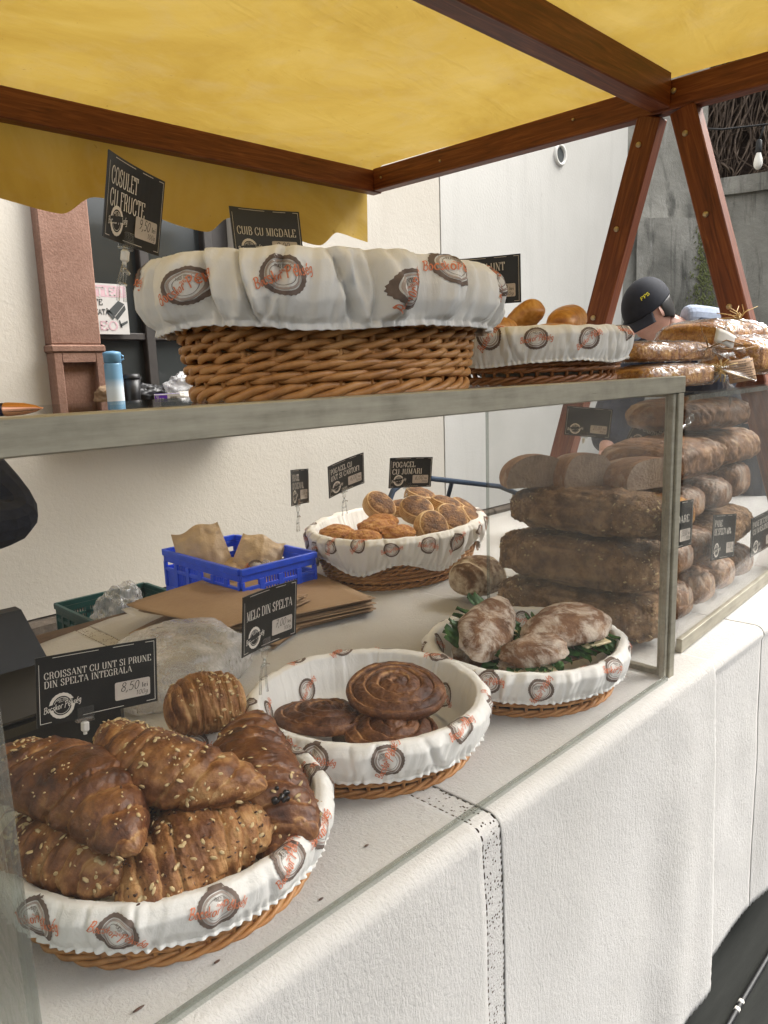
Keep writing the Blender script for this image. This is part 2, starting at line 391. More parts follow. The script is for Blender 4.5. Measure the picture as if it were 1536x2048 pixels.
# ------------------------------------------------------------------ mesh helpers
class MB:
    def __init__(s): s.v = []; s.f = []; s.n = 0; s.mi = []; s.tone = []; s.uv = None
    def add(s, verts, faces, mi=0, tone=None):
        verts = np.asarray(verts, float).reshape(-1, 3)
        s.v.append(verts)
        for q in faces: s.f.append(tuple(int(i) + s.n for i in q)); s.mi.append(mi)
        s.tone.append(np.full(len(verts), .5) if tone is None else np.broadcast_to(np.asarray(tone, float), (len(verts),)))
        s.n += len(verts)
    def box(s, c, size, rot=None, mi=0, bevel=0):
        x, y, z = (d / 2 for d in size)
        b = min(bevel, x * .9, y * .9, z * .9)
        if b <= 0:
            vs = np.array([(i, j, k) for k in (-z, z) for j in (-y, y) for i in (-x, x)], float)
            fs = [(0, 2, 3, 1), (4, 5, 7, 6), (0, 1, 5, 4), (2, 6, 7, 3), (0, 4, 6, 2), (1, 3, 7, 5)]
        else:
            vs = []; idx = {}
            for k in (-1, 1):
                for j in (-1, 1):
                    for i in (-1, 1):
                        for ax in range(3):
                            p = [i * (x - b), j * (y - b), k * (z - b)]
                            p[ax] += b * (i, j, k)[ax]; idx[(i, j, k, ax)] = len(vs); vs.append(p)
            g = lambda i, j, k, a: idx[(i, j, k, a)]
            fs = []
            for ax in range(3):
                for sg in (-1, 1):
                    cs = []
                    for (p, q) in ((-1, -1), (1, -1), (1, 1), (-1, 1)):
                        e = [0, 0, 0]; e[ax] = sg; e[(ax + 1) % 3] = p; e[(ax + 2) % 3] = q; cs.append(g(*e, ax))
                    fs.append(cs if sg > 0 else cs[::-1])
            for a in range(3):
                o1, o2 = (a + 1) % 3, (a + 2) % 3
                for p in (-1, 1):
                    for q in (-1, 1):
                        e0 = [0, 0, 0]; e1 = [0, 0, 0]; e0[a] = -1; e1[a] = 1
                        for e in (e0, e1): e[o1] = p; e[o2] = q
                        f4 = [g(*e0, o1), g(*e1, o1), g(*e1, o2), g(*e0, o2)]
                        fs.append(f4 if p * q > 0 else f4[::-1])
            for i in (-1, 1):
                for j in (-1, 1):
                    for k in (-1, 1):
                        t3 = [g(i, j, k, 0), g(i, j, k, 1), g(i, j, k, 2)]
                        fs.append(t3 if i * j * k > 0 else t3[::-1])
            vs = np.array(vs)
        if rot is not None: vs = vs @ np.array(rot.to_3x3() if hasattr(rot, 'to_3x3') else rot).T
        s.add(vs + np.array(c), fs, mi); return s
    def tube(s, pts, rad, sides=7, closed=False, mi=0, up=(0, 0, 1), cap=True, tone=None, flat=1.0):
        P = np.asarray(pts, float); n = len(P)
        rad = np.broadcast_to(np.asarray(rad, float), (n,))
        T = (np.roll(P, -1, 0) - np.roll(P, 1, 0)) if closed else np.gradient(P, axis=0)
        T /= np.linalg.norm(T, axis=1)[:, None] + 1e-12
        u = np.broadcast_to(np.asarray(up, float), (n, 3))
        A = np.cross(T, u); bad = np.linalg.norm(A, axis=1) < 1e-3
        if bad.any(): A[bad] = np.cross(T[bad], np.array([.31, .95, .02]))
        A /= np.linalg.norm(A, axis=1)[:, None]; B = np.cross(A, T)
        an = np.linspace(0, 2 * np.pi, sides, endpoint=False)
        V = P[:, None, :] + rad[:, None, None] * (np.cos(an)[None, :, None] * A[:, None, :] + flat * np.sin(an)[None, :, None] * B[:, None, :])
        F = []
        m = n if closed else n - 1
        for i in range(m):
            a = i * sides; b = ((i + 1) % n) * sides
            for j in range(sides):
                k = (j + 1) % sides; F.append((a + j, b + j, b + k, a + k))
        if cap and not closed: F.append(tuple(range(sides))[::-1][::-1]); F.append(tuple((n - 1) * sides + j for j in range(sides))[::-1])
        s.add(V.reshape(-1, 3), F, mi, tone if tone is None else np.repeat(tone, sides)); return s
    def lathe(s, prof, c=(0, 0, 0), seg=24, mi=0, sx=1, sy=1):
        an = np.linspace(0, 2 * np.pi, seg, endpoint=False); V = []; F = []
        for r, z in prof: V += [(c[0] + sx * r * math.cos(a), c[1] + sy * r * math.sin(a), c[2] + z) for a in an]
        for i in range(len(prof) - 1):
            for j in range(seg):
                k = (j + 1) % seg; F.append((i * seg + j, i * seg + k, (i + 1) * seg + k, (i + 1) * seg + j))
        F.append(tuple(range(seg))[::-1]); F.append(tuple((len(prof) - 1) * seg + j for j in range(seg)))
        s.add(V, F, mi); return s
    def grid(s, P, closed_u=False, mi=0, tone=None, flip=False):
        nu, nv = P.shape[:2]; F = []
        for i in range(nu if closed_u else nu - 1):
            a = i * nv; b = ((i + 1) % nu) * nv
            for j in range(nv - 1):
                q = (a + j, b + j, b + j + 1, a + j + 1); F.append(q[::-1] if flip else q)
        s.add(P.reshape(-1, 3), F, mi, None if tone is None else np.asarray(tone).reshape(-1)); return s
    def mesh(s, name, mats, smooth=True, tone=False):
        me = bpy.data.meshes.new(name)
        V = np.concatenate(s.v) if s.v else np.zeros((0, 3))
        me.from_pydata(V.tolist(), [], s.f)
        for m in (mats if isinstance(mats, (list, tuple)) else [mats]): me.materials.append(m)
        if smooth: me.polygons.foreach_set('use_smooth', [True] * len(me.polygons))
        if any(s.mi): me.polygons.foreach_set('material_index', s.mi)
        if tone:
            a = me.attributes.new('tone', 'FLOAT', 'POINT'); a.data.foreach_set('value', np.concatenate(s.tone).astype(np.float32))
        me.update(); return me

def link(name, data, parent=None, world=True):
    o = bpy.data.objects.new(name, data); col.objects.link(o)
    if parent is not None:
        o.parent = parent
        if world: o.matrix_parent_inverse = parent.matrix_basis.inverted()
    return o
def obj(name, mb, mat, parent=None, smooth=True, tone=False, world=True):
    return link(name, mb.mesh(name, mat, smooth, tone), parent, world)
def tag(o, label=None, cat=None, group=None, kind=None):
    if label: o['label'] = label
    if cat: o['category'] = cat
    if group: o['group'] = group
    if kind: o['kind'] = kind
    return o
def empty(name, loc=(0, 0, 0), rot=None):
    o = bpy.data.objects.new(name, None); col.objects.link(o); o.empty_display_size = .05
    m = Matrix.Translation(loc)
    if rot is not None: m = m @ (rot.to_4x4())
    o.matrix_basis = m; return o
def copy_tree(o, parent=None):
    c = o.copy(); col.objects.link(c)
    if parent is not None: c.parent = parent
    for ch in list(o.children): copy_tree(ch, c)
    return c
def frame(zdir, xdir):
    z = Vector(zdir).normalized(); x = Vector(xdir); x = (x - z * x.dot(z)).normalized(); y = z.cross(x)
    return Matrix((x, y, z)).transposed()
def nz(p, s, seed=0):
    return mnoise.noise(Vector((p[0] * s + seed * 7.3, p[1] * s + seed * 3.1, p[2] * s - seed * 5.7)))
def smoothnoise(n_terms, seed, lo=1, hi=12, periodic=True):
    r = np.random.default_rng(seed); k = r.integers(lo, hi + 1, n_terms); ph = r.uniform(0, 2 * np.pi, n_terms); a = r.uniform(.4, 1, n_terms) / np.sqrt(n_terms)
    return lambda th: sum(a[i] * np.sin(k[i] * th + ph[i]) for i in range(n_terms))

def beam(mb_name, p0, p1, w, h, mat, parent, up=(0, 0, 1), bevel=.003):
    """squared timber from p0 to p1, w across, h along up; UV runs along the grain"""
    p0 = Vector(p0); p1 = Vector(p1); d = p1 - p0; L = d.length; x = d.normalized()
    u = Vector(up); u = (u - x * u.dot(x)).normalized(); s = u.cross(x)
    rot = Matrix((x, s, u)).transposed()
    mb = MB(); mb.box((0, 0, 0), (L, w, h), bevel=bevel)
    V = np.concatenate(mb.v)
    o = None
    Vw = V @ np.array(rot).T + np.array((p0 + p1) / 2)
    me = bpy.data.meshes.new(mb_name); me.from_pydata(Vw.tolist(), [], mb.f); me.materials.append(mat)
    uv = me.uv_layers.new(name='UVMap'); off = random.random() * 5
    for lp in me.loops:
        v = V[lp.vertex_index]; uv.data[lp.index].uv = (v[0] + off, v[1] + v[2] * 1.0 + off)
    return link(mb_name, me, parent)

# ================================================================== SETTING
TZ = 0.80
g = MB(); g.grid(np.array([[(x, y, 0) for y in np.linspace(-40, 40, 9)] for x in np.linspace(-40, 40, 9)]))
tag(obj('ground', g, M['ground'], smooth=False), 'dark grey painted boards in front of the stall', kind='structure')

# --- house wall behind the stall
WY = 2.5
wall_root = empty('house_wall', (2.0, WY, 0))
tag(wall_root, 'cream stuccoed house wall behind the bakery stall', 'house wall')
def wall_panel(name, x0, x1, z0, z1, mat, y=WY, th=.3):
    mb = MB(); mb.box(((x0 + x1) / 2, y + th / 2, (z0 + z1) / 2), (x1 - x0, th, z1 - z0)); return obj(name, mb, mat, wall_root, False)
wall_panel('stucco', -6, -.125, 1.2, 6, M['stucco'])
wall_panel('stucco', -6, .082, .47, 1.2, M['stucco'])
wall_panel('stucco', .082, .80, .47, 1.255, M['stucco'])
wall_panel('stucco', .082, .80, 2.55, 6, M['stucco'])
wall_panel('stucco', .80, 2.285, .47, 6, M['stucco'])
wall_panel('smooth_render', 2.297, 4.60, .47, 7, M['render'])
wall_panel('expansion_joint', 2.285, 2.297, .47, 7, M['plinth'], WY + .02, .28)
# pilaster
mb = MB(); mb.box((-.022, WY + .1, 2.6), (.207, .3, 2.1), bevel=.006)
obj('pilaster_shaft', mb, M['pink_stone'], wall_root, False)
mb = MB(); mb.box((-.022, WY + .085, 1.535), (.222, .31, .03), bevel=.006)
obj('pilaster_moulding', mb, M['pink_stone'], wall_root, False)
mb = MB()
mb.box((-.107, WY + .085, 1.36), (.036, .3, .32), bevel=.004); mb.box((.063, WY + .085, 1.36), (.036, .3, .32), bevel=.004)
mb.box((-.022, WY + .085, 1.50), (.134, .3, .036)); mb.box((-.022, WY + .085, 1.215), (.134, .3, .05))
mb.box((-.022, WY + .115, 1.36), (.134, .3, .26))
obj('pilaster_base', mb, M['pink_stone'], wall_root, False)
# window
win = MB()
for x0, x1, z0, z1, y in ((.082, .115, 1.30, 2.55, .04), (.655, .70, 1.30, 2.55, .03), (.70, .80, 1.30, 2.55, .05), (.33, .375, 1.30, 2.55, .035),
                          (.115, .655, 1.30, 1.345, .045), (.115, .655, 1.575, 1.605, .042), (.115, .655, 2.40, 2.55, .045), (.375, .655, 1.62, 1.64, .05)):
    win.box(((x0 + x1) / 2, WY + y + .03, (z0 + z1) / 2), (x1 - x0, .06, z1 - z0), bevel=.004)
wf = obj('window_frame', win, M['window_wood'], wall_root, False)
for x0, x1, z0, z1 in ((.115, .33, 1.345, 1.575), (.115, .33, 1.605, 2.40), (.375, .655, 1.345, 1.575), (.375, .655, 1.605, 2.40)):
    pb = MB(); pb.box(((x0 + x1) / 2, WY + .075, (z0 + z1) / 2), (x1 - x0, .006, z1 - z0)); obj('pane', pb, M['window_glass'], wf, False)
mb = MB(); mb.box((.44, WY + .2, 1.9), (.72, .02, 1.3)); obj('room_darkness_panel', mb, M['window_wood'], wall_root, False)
mb = MB(); mb.box((.44, WY - .10, 1.2835), (.70, .26, .035), bevel=.005); obj('window_sill', mb, M['plinth'], wall_root, False)
# stone plinth blocks below the stucco
x = -1.8; i = 0
while x < 3.2:
    w = random.uniform(.28, .5)
    for z0, z1 in ((0.0, .235), (.245, .462)):
        sh = random.uniform(-.05, .05)
        mb = MB(); mb.box((x + w / 2 + sh, WY + .11 + random.uniform(-.01, .01), (z0 + z1) / 2), (w - .012, .3, z1 - z0), bevel=.015)
        obj('stone', mb, M['plinth'], wall_root, False)
    x += w
# round vent on the smooth render
mb = MB()
an = np.linspace(0, 2 * np.pi, 28, endpoint=False)
ring = np.array([[(3.605 + r * math.cos(a), WY + y, 2.867 + r * math.sin(a)) for r, y in ((.052, -.001), (.056, -.016), (.070, -.018), (.076, -.001))] for a in an])
mb.grid(ring, True); vent = obj('vent_ring', mb, M['white_plastic'], wall_root)
mb = MB(); mb.add([(3.605 + .052 * math.cos(a), WY - .003, 2.867 + .052 * math.sin(a)) for a in an], [tuple(range(28))]); 
obj('vent_mesh', mb, M['grey_print'], vent, False)

# --- old concrete retaining wall, beyond the house corner
cw = empty('retaining_wall', (6, 2, 0)); tag(cw, 'weathered grey concrete retaining wall beyond the house corner', 'retaining wall')
def rough_slab(name, p0, p1, z0, z1, th, mat, parent, seed, amp=.03, n=40, m=40):
    d = np.array(p1) - np.array(p0); L = np.linalg.norm(d); d = d / L; nn = np.array((-d[1], d[0]))
    P = np.zeros((n, m, 3)); Q = np.zeros((n, m, 3))
    for i, u in enumerate(np.linspace(0, L, n)):
        for j, z in enumerate(np.linspace(z0, z1, m)):
            o = amp * (nz((u, z, 0), 1.2, seed) + .5 * nz((u, z, 0), 4, seed))
            xy = np.array(p0) + d * u + nn * o; P[i, j] = (*xy, z); Q[i, j] = (*(np.array(p0) + d * u - nn * th), z)
    mb = MB(); mb.grid(P); mb.grid(Q, flip=True)
    mb.grid(np.stack([P[:, -1], Q[:, -1]], 1)); mb.grid(np.stack([P[0], Q[0]], 1), flip=True)
    return obj(name, mb, mat, parent)
rough_slab('buttress', (5.17, 2.12), (4.55, 2.54), 0, 5.2, .6, M['concrete'], cw, 3, .05)
rough_slab('buttress_foot', (5.10, 2.07), (4.62, 2.40), 0, 2.55, .3, M['concrete'], cw, 5, .05)
rough_slab('wall_face', (6.6, -3.2), (5.13, 2.37), 0, 2.72, .6, M['concrete'], cw, 8, .03, 70, 40)
mb = MB(); 
cp = np.array([[(6.6 + o, -3.2 * (1 - t) + 2.06 * t, z + .012 * nz((t * 20, o, z), 1, 3)) for o, z in ((-1.38 * t, 2.722), (-1.38 * t - .06, 2.722), (-1.38 * t - .07, 2.85), (-1.38 * t + .6, 2.88))] for t in np.linspace(0, 1, 60)])
mb.grid(cp); obj('coping', mb, M['concrete'], cw, False)
ms = MB()
for k in range(1800):
    t = random.random(); z = 1.2 + 1.5 * random.random() ** .8; wd = .05 + .12 * max(0, 1 - abs(z - 1.9))
    cx = 5.11 + random.gauss(0, 1) * wd * .35; cy = 2.055 + (5.10 - cx) * .69 - .012
    r = random.uniform(.005, .013)
    ms.lathe([(r * .2, -r), (r, -.5 * r), (r * .9, .5 * r), (r * .2, r)], (cx, cy + .006, z), 5, sy=.4)
tag(obj('moss_cushions', ms, M['moss'], cw), kind='stuff')
# dry creepers hanging on the slope above it
hs_root = empty('vine_slope', (7.2, 0, 2.6)); tag(hs_root, 'brown tangle of dry hanging vines above the retaining wall', 'vines')
SX = lambda y, z: 5.72 + (2.1 - y) * .264 + .35 * (z - 2.75)
P = np.array([[(SX(y, z) + .06 + .15 * nz((y, z, 0), 1.1, 2), y, z) for z in np.linspace(2.7, 7, 24)] for y in np.linspace(-4, 4.2, 40)])
mb = MB(); mb.grid(P, flip=True); obj('slope_face', mb, M['earth'], hs_root)
vb = MB()
for k in range(900):
    y = random.uniform(-1.2, 3.2); z1 = random.uniform(3.1, 5.2); z0 = max(2.86, z1 - random.uniform(.5, 2.0)); n = 9
    dr = random.gauss(0, .15); x_off = random.uniform(-.16, .02)
    pts = []
    for q in range(n):
        f_ = q / (n - 1); z = z1 + (z0 - z1) * f_; yy = y + dr * f_ + .06 * math.sin(f_ * 5 + k)
        pts.append((SX(yy, z) + x_off + .04 * math.sin(7 * f_ + k * 1.7), yy, z))
    vb.tube(pts, np.linspace(.012, .004, n) * random.uniform(.5, 1.3), 4, cap=False)
for k in range(500):
    y = random.uniform(-1, 3); z = 2.88 + random.random() ** 3 * .5
    L = random.uniform(.05, .25); a = random.uniform(0, 6.28)
    p = np.array((SX(y, z) - random.uniform(0, .15), y, z)); d = np.array((math.cos(a) * .5, math.sin(a), random.uniform(-.3, .6))) * L
    vb.tube([p, p + d * .5 + (0, 0, .02), p + d], .004, 3, cap=False)
tag(obj('creeper_stems', vb, M['vine'], hs_root), kind='stuff')
# string light in front of the creepers
lt = empty('string_light', (4.0, 1.25, 2.6)); tag(lt, 'white bulb on a black festoon cable before the vines', 'string light')
pts = [(3.86, 1.66, 2.90), (3.92, 1.5, 2.865), (4.02, 1.2, 2.852), (4.1, .9, 2.90), (4.2, .4, 3.02)]
mb = MB(); mb.tube(pts, .006, 6); obj('cable', mb, M['cable_rubber'], lt)
mb = MB(); mb.lathe([(.008, .15), (.018, .14), (.019, .075), (.016, .07)], (4.0, 1.295, 2.625), 14); mb.tube([(4.0, 1.295, 2.76), (4.0, 1.27, 2.852)], .006, 6)
obj('socket', mb, M['cable_rubber'], lt)
mb = MB(); mb.lathe([(.001, -.03), (.014, -.027), (.024, -.012), (.028, .008), (.024, .035), (.016, .06), (.014, .072)], (4.0, 1.295, 2.625), 16)
obj('bulb', mb, M['bulb_glass'], lt)

# --- unseen house front added across the lane to darken reflections and cut low sky
opp = empty('unseen_facing_house', (0, -12.0, 0)); tag(opp, 'unseen plain grey plastered house added across the lane to limit street light', 'house')
mb = MB(); mb.box((0, -12.4, 2.6), (60, .8, 5.2)); obj('front_wall', mb, M['facing'], opp, False)
for k in range(9):
    for zz in (1.9,):
        mb = MB(); mb.box((-10.5 + 2.6 * k, -11.995, zz), (1.1, .03, 1.6), bevel=.01); w_ = obj('window', mb, M['window_wood'], opp, False)
        mb = MB(); mb.box((-10.5 + 2.6 * k, -11.977, zz), (.95, .01, 1.45)); obj('pane', mb, M['window_glass'], w_, False)

# ================================================================== STALL FRAME AND CANOPY
stall = empty('market_stall', (-.6, .5, 0)); tag(stall, 'brown timber market stall with yellow canvas roof', 'market stall')
W = M['stall_wood']
XE, XW = .97, -2.35
beam('roof_beam', (XW, 1.745, 2.168), (XE + .028, 1.745, 2.168), .05, .084, W, stall)
beam('roof_beam', (XW, .51, 2.185), (XE - .026, .51, 2.185), .065, .095, W, stall)
beam('roof_beam', (XW, -.745, 2.168), (XE + .028, -.745, 2.168), .05, .084, W, stall)
def bolt(parent, c, axis=(-1, 0, 0), r=.009):
    mb = MB(); mb.lathe([(r, 0), (r, .0025), (r * .8, .0045), (r * .2, .005)], (0, 0, 0), 12)
    mb.box((0, 0, .0052), (r * 1.5, r * .22, .001))
    V = np.concatenate(mb.v) @ np.array(frame(axis, (0, .8, .6))).T + np.array(c)
    mb.v = [V]; return obj('bolt', mb, M['screw'], parent)
for xe, sg in ((XE, -1), (XW + .1, 1)):
    b = beam('rafter', (xe, -.772, 2.171), (xe, 1.718, 2.171), .05, .083, W, stall)
    if xe == XE:
        for yy, zz in ((.47, 2.180), (1.67, 2.17), (1.36, 2.17), (.80, 2.18)):
            bolt(b, (xe - .026, yy, zz), (-1, 0, 0), .008 if yy == .47 else .0045)
    lg = []
    for y0, z0, y1 in ((.545, 2.13, 1.155), (.445, 2.13, -.185)):
        l = beam('leg', (xe - .0 , y0, z0), (xe, y1, 0.0), .05, .076, W, stall, up=(0, 1, 0))
        lg.append((l, y0, z0, y1))
    if xe == XE:
        for l, y0, z0, y1 in lg:
            for f_ in (.035, .145, .27):
                bolt(l, (xe - .026, y0 + (y1 - y0) * f_ + .008, z0 * (1 - f_)), (-1, 0, 0), .0085)
    beam('tie_rail', (xe + sg * -.055, -.09, .70), (xe + sg * -.055, 1.06, .70), .04, .07, W, stall)
# canvas
nu, nv = 90, 80
P = np.zeros((nu, nv, 3))
for i, xx in enumerate(np.linspace(XW - .05, XE + .035, nu)):
    for j, yy in enumerate(np.linspace(-.80, 1.785, nv)):
        a = (yy + .745) / 1.255 if yy < .51 else (yy - .51) / 1.235
        bay = max(0, math.sin(math.pi * min(1, max(0, a))))
        e = max(0, 1 - abs(xx - XE) / .5)
        z = 2.222 + .012 * (yy > -.745 and yy < 1.745) - .014 * bay * (1 - .6 * e) + .006 * nz((xx, yy, 0), 2.2, 4) + .003 * nz((xx, yy, 0), 7, 9)
        if abs(yy - .51) < .08: z = max(z, 2.236)
        if yy > 1.70 or yy < -.70: z = max(z, 2.2125)
        P[i, j] = (xx, yy, z)
CANV = P.copy()
mb = MB(); mb.grid(P, flip=True); canvas = obj('canvas_roof', mb, M['canvas'], stall)
# canvas lip that droops over the end rafter
P = np.array([[(XE + .037 + .002 * k, yy, 2.226 - .03 * k - .012 * k * (1 + nz((yy, 0, 0), 2.5, 3))) for k in (0, .5, 1)] for yy in np.linspace(-.80, 1.785, 80)])
mb = MB(); mb.grid(P); obj('canvas_lip', mb, M['canvas'], canvas)
# scalloped valance on the rear edge (and the street edge)
def valance(y, flip):
    n, m = 260, 12; P = np.zeros((n, m, 3))
    for i, xx in enumerate(np.linspace(XW - .04, .985, n)):
        ph = ((xx + .324) / .513) % 1.0
        if ph < .22: zz = 1.905 + .060 * (.5 - .5 * math.cos(math.pi * ph / .22))
        else: zz = 1.905 + .060 * (.5 + .5 * math.cos(math.pi * (ph - .22) / .78)) ** .9
        for j in range(m):
            t = j / (m - 1); z = 2.214 + (zz - 2.214) * t
            P[i, j] = (xx, y + t * (.012 * math.sin(xx * 9) + .008 * math.sin(xx * 21 + 1)), z)
    mb = MB(); mb.grid(P, flip=flip); return obj('valance', mb, M['canvas'], canvas)
valance(1.792, False)

# ================================================================== TABLE AND CLOTHS
tb = empty('market_table', (-.6, .65, 0)); tag(tb, 'long wooden stall table hidden under the white cloths', 'table')
for k in range(7):
    beam('board', (-2.1, -.012 + .185 * k + .09, .781), (2.1, -.012 + .185 * k + .09, .781), .182, .030, M['wood_dark_inside'], tb, bevel=.002)
for xx in (-2.0, -.6, .86, 2.0):
    for yy in (.06, 1.22): beam('leg', (xx, yy, 0), (xx, yy, .765), .06, .06, M['wood_dark_inside'], tb, up=(0, 1, 0))
mb = MB(); mb.box((0, .20, .40), (4.1, .012, .70)); obj('inner_panel', mb, M['wood_dark_inside'], tb, False)

def cloth_profile(zbot, n_top=26, n_round=7, n_drop=64, yrear=1.285):
    pr = [(y, 0.0, 0.0) for y in np.linspace(yrear, -.012, n_top)]
    for k in range(1, n_round + 1):
        a = k / n_round * math.pi / 2; pr.append((-.012 - .020 * math.sin(a), -.020 * (1 - math.cos(a)), 0))
    for k in range(1, n_drop + 1): pr.append((-.032, -.020 - (TZ - .020 - zbot) * k / n_drop, k / n_drop))
    return pr
def folds(x, t, seed):
    f = .55 * math.sin(x * 7.3 + seed) + .35 * math.sin(x * 16.1 + 1.3 * seed) + .30 * math.sin(x * 33 + 2.1 * seed + 2 * t) * (.5 + .5 * math.sin(x * 5 + seed))
    return t ** .6 * (.015 * f + .011)
def make_cloth(name, x0, x1, seed, dz, zbot, nx, lace=None, hem_right=False, rear=lambda x: 1.285):
    root = empty(name, ((x0 + x1) / 2, 0, TZ)); pr = cloth_profile(zbot)
    xs = list(np.linspace(x0, x1, nx))
    if lace: xs = sorted(set([q for q in xs if not (lace[0] - .004 < q < lace[1] + .004)] + list(np.linspace(lace[0], lace[1], 7))))
    S = np.concatenate([[0], np.cumsum([math.dist(pr[k][:2], pr[k + 1][:2]) for k in range(len(pr) - 1)])])
    P = np.zeros((len(xs), len(pr), 3))
    for i, xx in enumerate(xs):
        for j, (y, z, t) in enumerate(pr):
            w = .0014 * nz((xx, y + z, 0), 7, seed) if t == 0 else .0025 * nz((xx, z, 1), 9, seed)
            yy = y
            if y > .9 and t == 0: yy = .9 + (y - .9) / (1.285 - .9) * (rear(xx) - .9)
            X = xx
            if hem_right and xx > x1 - .02: X += .0035 * abs(math.sin(S[j] * 150))
            if t > 0 and not hem_right: yy += .007
            if j >= len(pr) - 2: z2 = z - .007 * abs(math.sin(xx * 150)) * (j - len(pr) + 2) - .002
            else: z2 = z
            P[i, j] = (X + .004 * t * math.sin(9 * xx), yy - folds(xx, t, seed) + (w if t > 0 else 0), TZ + z2 + dz + (w + .0015 if t == 0 else 0))
    parts = [(0, len(xs) - 1)]
    if lace:
        i0 = min(range(len(xs)), key=lambda k: abs(xs[k] - lace[0])); i1 = min(range(len(xs)), key=lambda k: abs(xs[k] - lace[1]))
        parts = [(0, i0), (i1, len(xs) - 1)]
        mb = MB(); mb.grid(P[i0:i1 + 1]); me = mb.mesh('lace_band', M['lace']); uv = me.uv_layers.new(name='UVMap'); nv_ = len(pr)
        for lp in me.loops:
            a, b = divmod(lp.vertex_index, nv_); uv.data[lp.index].uv = (a / (i1 - i0), S[b])
        link('lace_band', me, root)
    for a, b in parts:
        mb = MB(); mb.grid(P[a:b + 1]); o = obj('cloth_panel', mb, M['cloth'], root)
        m = o.modifiers.new('thick', 'SOLIDIFY'); m.thickness = .0011; m.offset = -1
    return root
c1 = make_cloth('tablecloth', -2.2, .118, 1.0, .0022, .055, 330, (-.654, -.612), True,
                rear=lambda x: 1.285 if x > -.5 else (1.235 - .28 * max(0, (-x - .55))) if x > -.95 else 1.12)
tag(c1, 'white cotton tablecloth with a lace band under the glass case', 'tablecloth')
c2 = make_cloth('tablecloth', .06, 2.2, 4.0, -.001, .095, 240, (.40, .403))
tag(c2, 'white cotton tablecloth under the bread loaves, tucked below its neighbour', 'tablecloth')
# thin seam crease and floor cable
fc = MB(); fc.tube([(-.3, -.115, .008), (.118, -.102, .008), (.2, -.1, .008), (.358, -.098, .008), (.9, -.09, .008), (2.5, -.1, .008)], .006, 8)
fco = empty('floor_cable', (.3, -.1, 0)); tag(fco, 'black cable running along the dark floor', 'cable'); obj('cable', fc, M['cable_rubber'], fco)
mb = MB(); mb.tube([(.150, -.101, .008), (.160, -.101, .008)], .0065, 8); mb.tube([(.176, -.1, .008), (.186, -.1, .008)], .0065, 8)
obj('cable_marking', mb, M['white_plastic'], fco)

# ================================================================== DISPLAY CASES
case = empty('display_case', (-.6, .22, TZ)); tag(case, 'glass display case with grey metal rails over the pastry baskets', 'display case')
CT = 1.377; XL = -1.206
A = M['alu']
def rail(name, c, size, parent=case): 
    mb = MB(); mb.box(c, size, bevel=.0015); return obj(name, mb, A, parent, False)
rail('front_rail', (-1.0, .010, 1.362), (2.0, .024, .030))
rail('corner_post', (-.0115, .0125, 1.0742), (.022, .026, .5445))
rail('end_rail', (-.013, .235, 1.3525), (.020, .42, .026))
rail('inner_post_strip', (-.030, .009, 1.075), (.012, .010, .545))
rail('base_rail', (-.014, .235, .809), (.016, .42, .012))
mb = MB(); mb.box((-.62, .003, 1.0745), (1.172, .005, .543)); obj('front_pane', mb, M['case_glass'], case, False)
mb = MB(); mb.box((-.006, .232, 1.08), (.005, .41, .53)); obj('end_pane', mb, M['case_glass_dusty'], case, False)
mb = MB(); mb.box((-.61, .242, 1.3700), (1.21, .44, .005)); obj('shelf_pane', mb, M['shelf_glass'], case, False)
mb = MB(); mb.box((XL, .22, 1.0735), (.010, .44, .545), bevel=.002); obj('acrylic_end_pane', mb, M['acrylic_edge'], case, False)
mb = MB(); mb.box((-.006, .440, 1.08), (.004, .006, .53)); obj('pane_edge', mb, M['acrylic_edge'], case, False)
mb = MB(); mb.box((-.62, -.001, .8085), (1.17, .006, .010)); obj('pane_foot', mb, M['acrylic_edge'], case, False)

case2 = empty('display_case', (.8, .325, TZ), Matrix.Rotation(R(3.6), 4, 'Z')); tag(case2, 'low glass counter full of loaves beyond the corner post', 'display case')
def c2box(name, c, size, mat, bev=0):
    mb = MB(); mb.box(c, size, bevel=bev); o = obj(name, mb, mat, case2, False, world=False); return o
c2box('front_pane', (0.05, -.238, .285), (1.50, .005, .50), M['case_glass_dusty'])
c2box('base_strip', (0.05, -.240, .020), (1.50, .012, .030), M['alu'], .001)
c2box('shelf_pane', (0.06, -.02, .5385), (1.46, .44, .006), M['shelf_glass'])
c2box('top_edge_strip', (0.05, -.243, .532), (1.50, .006, .010), M['acrylic_edge'])

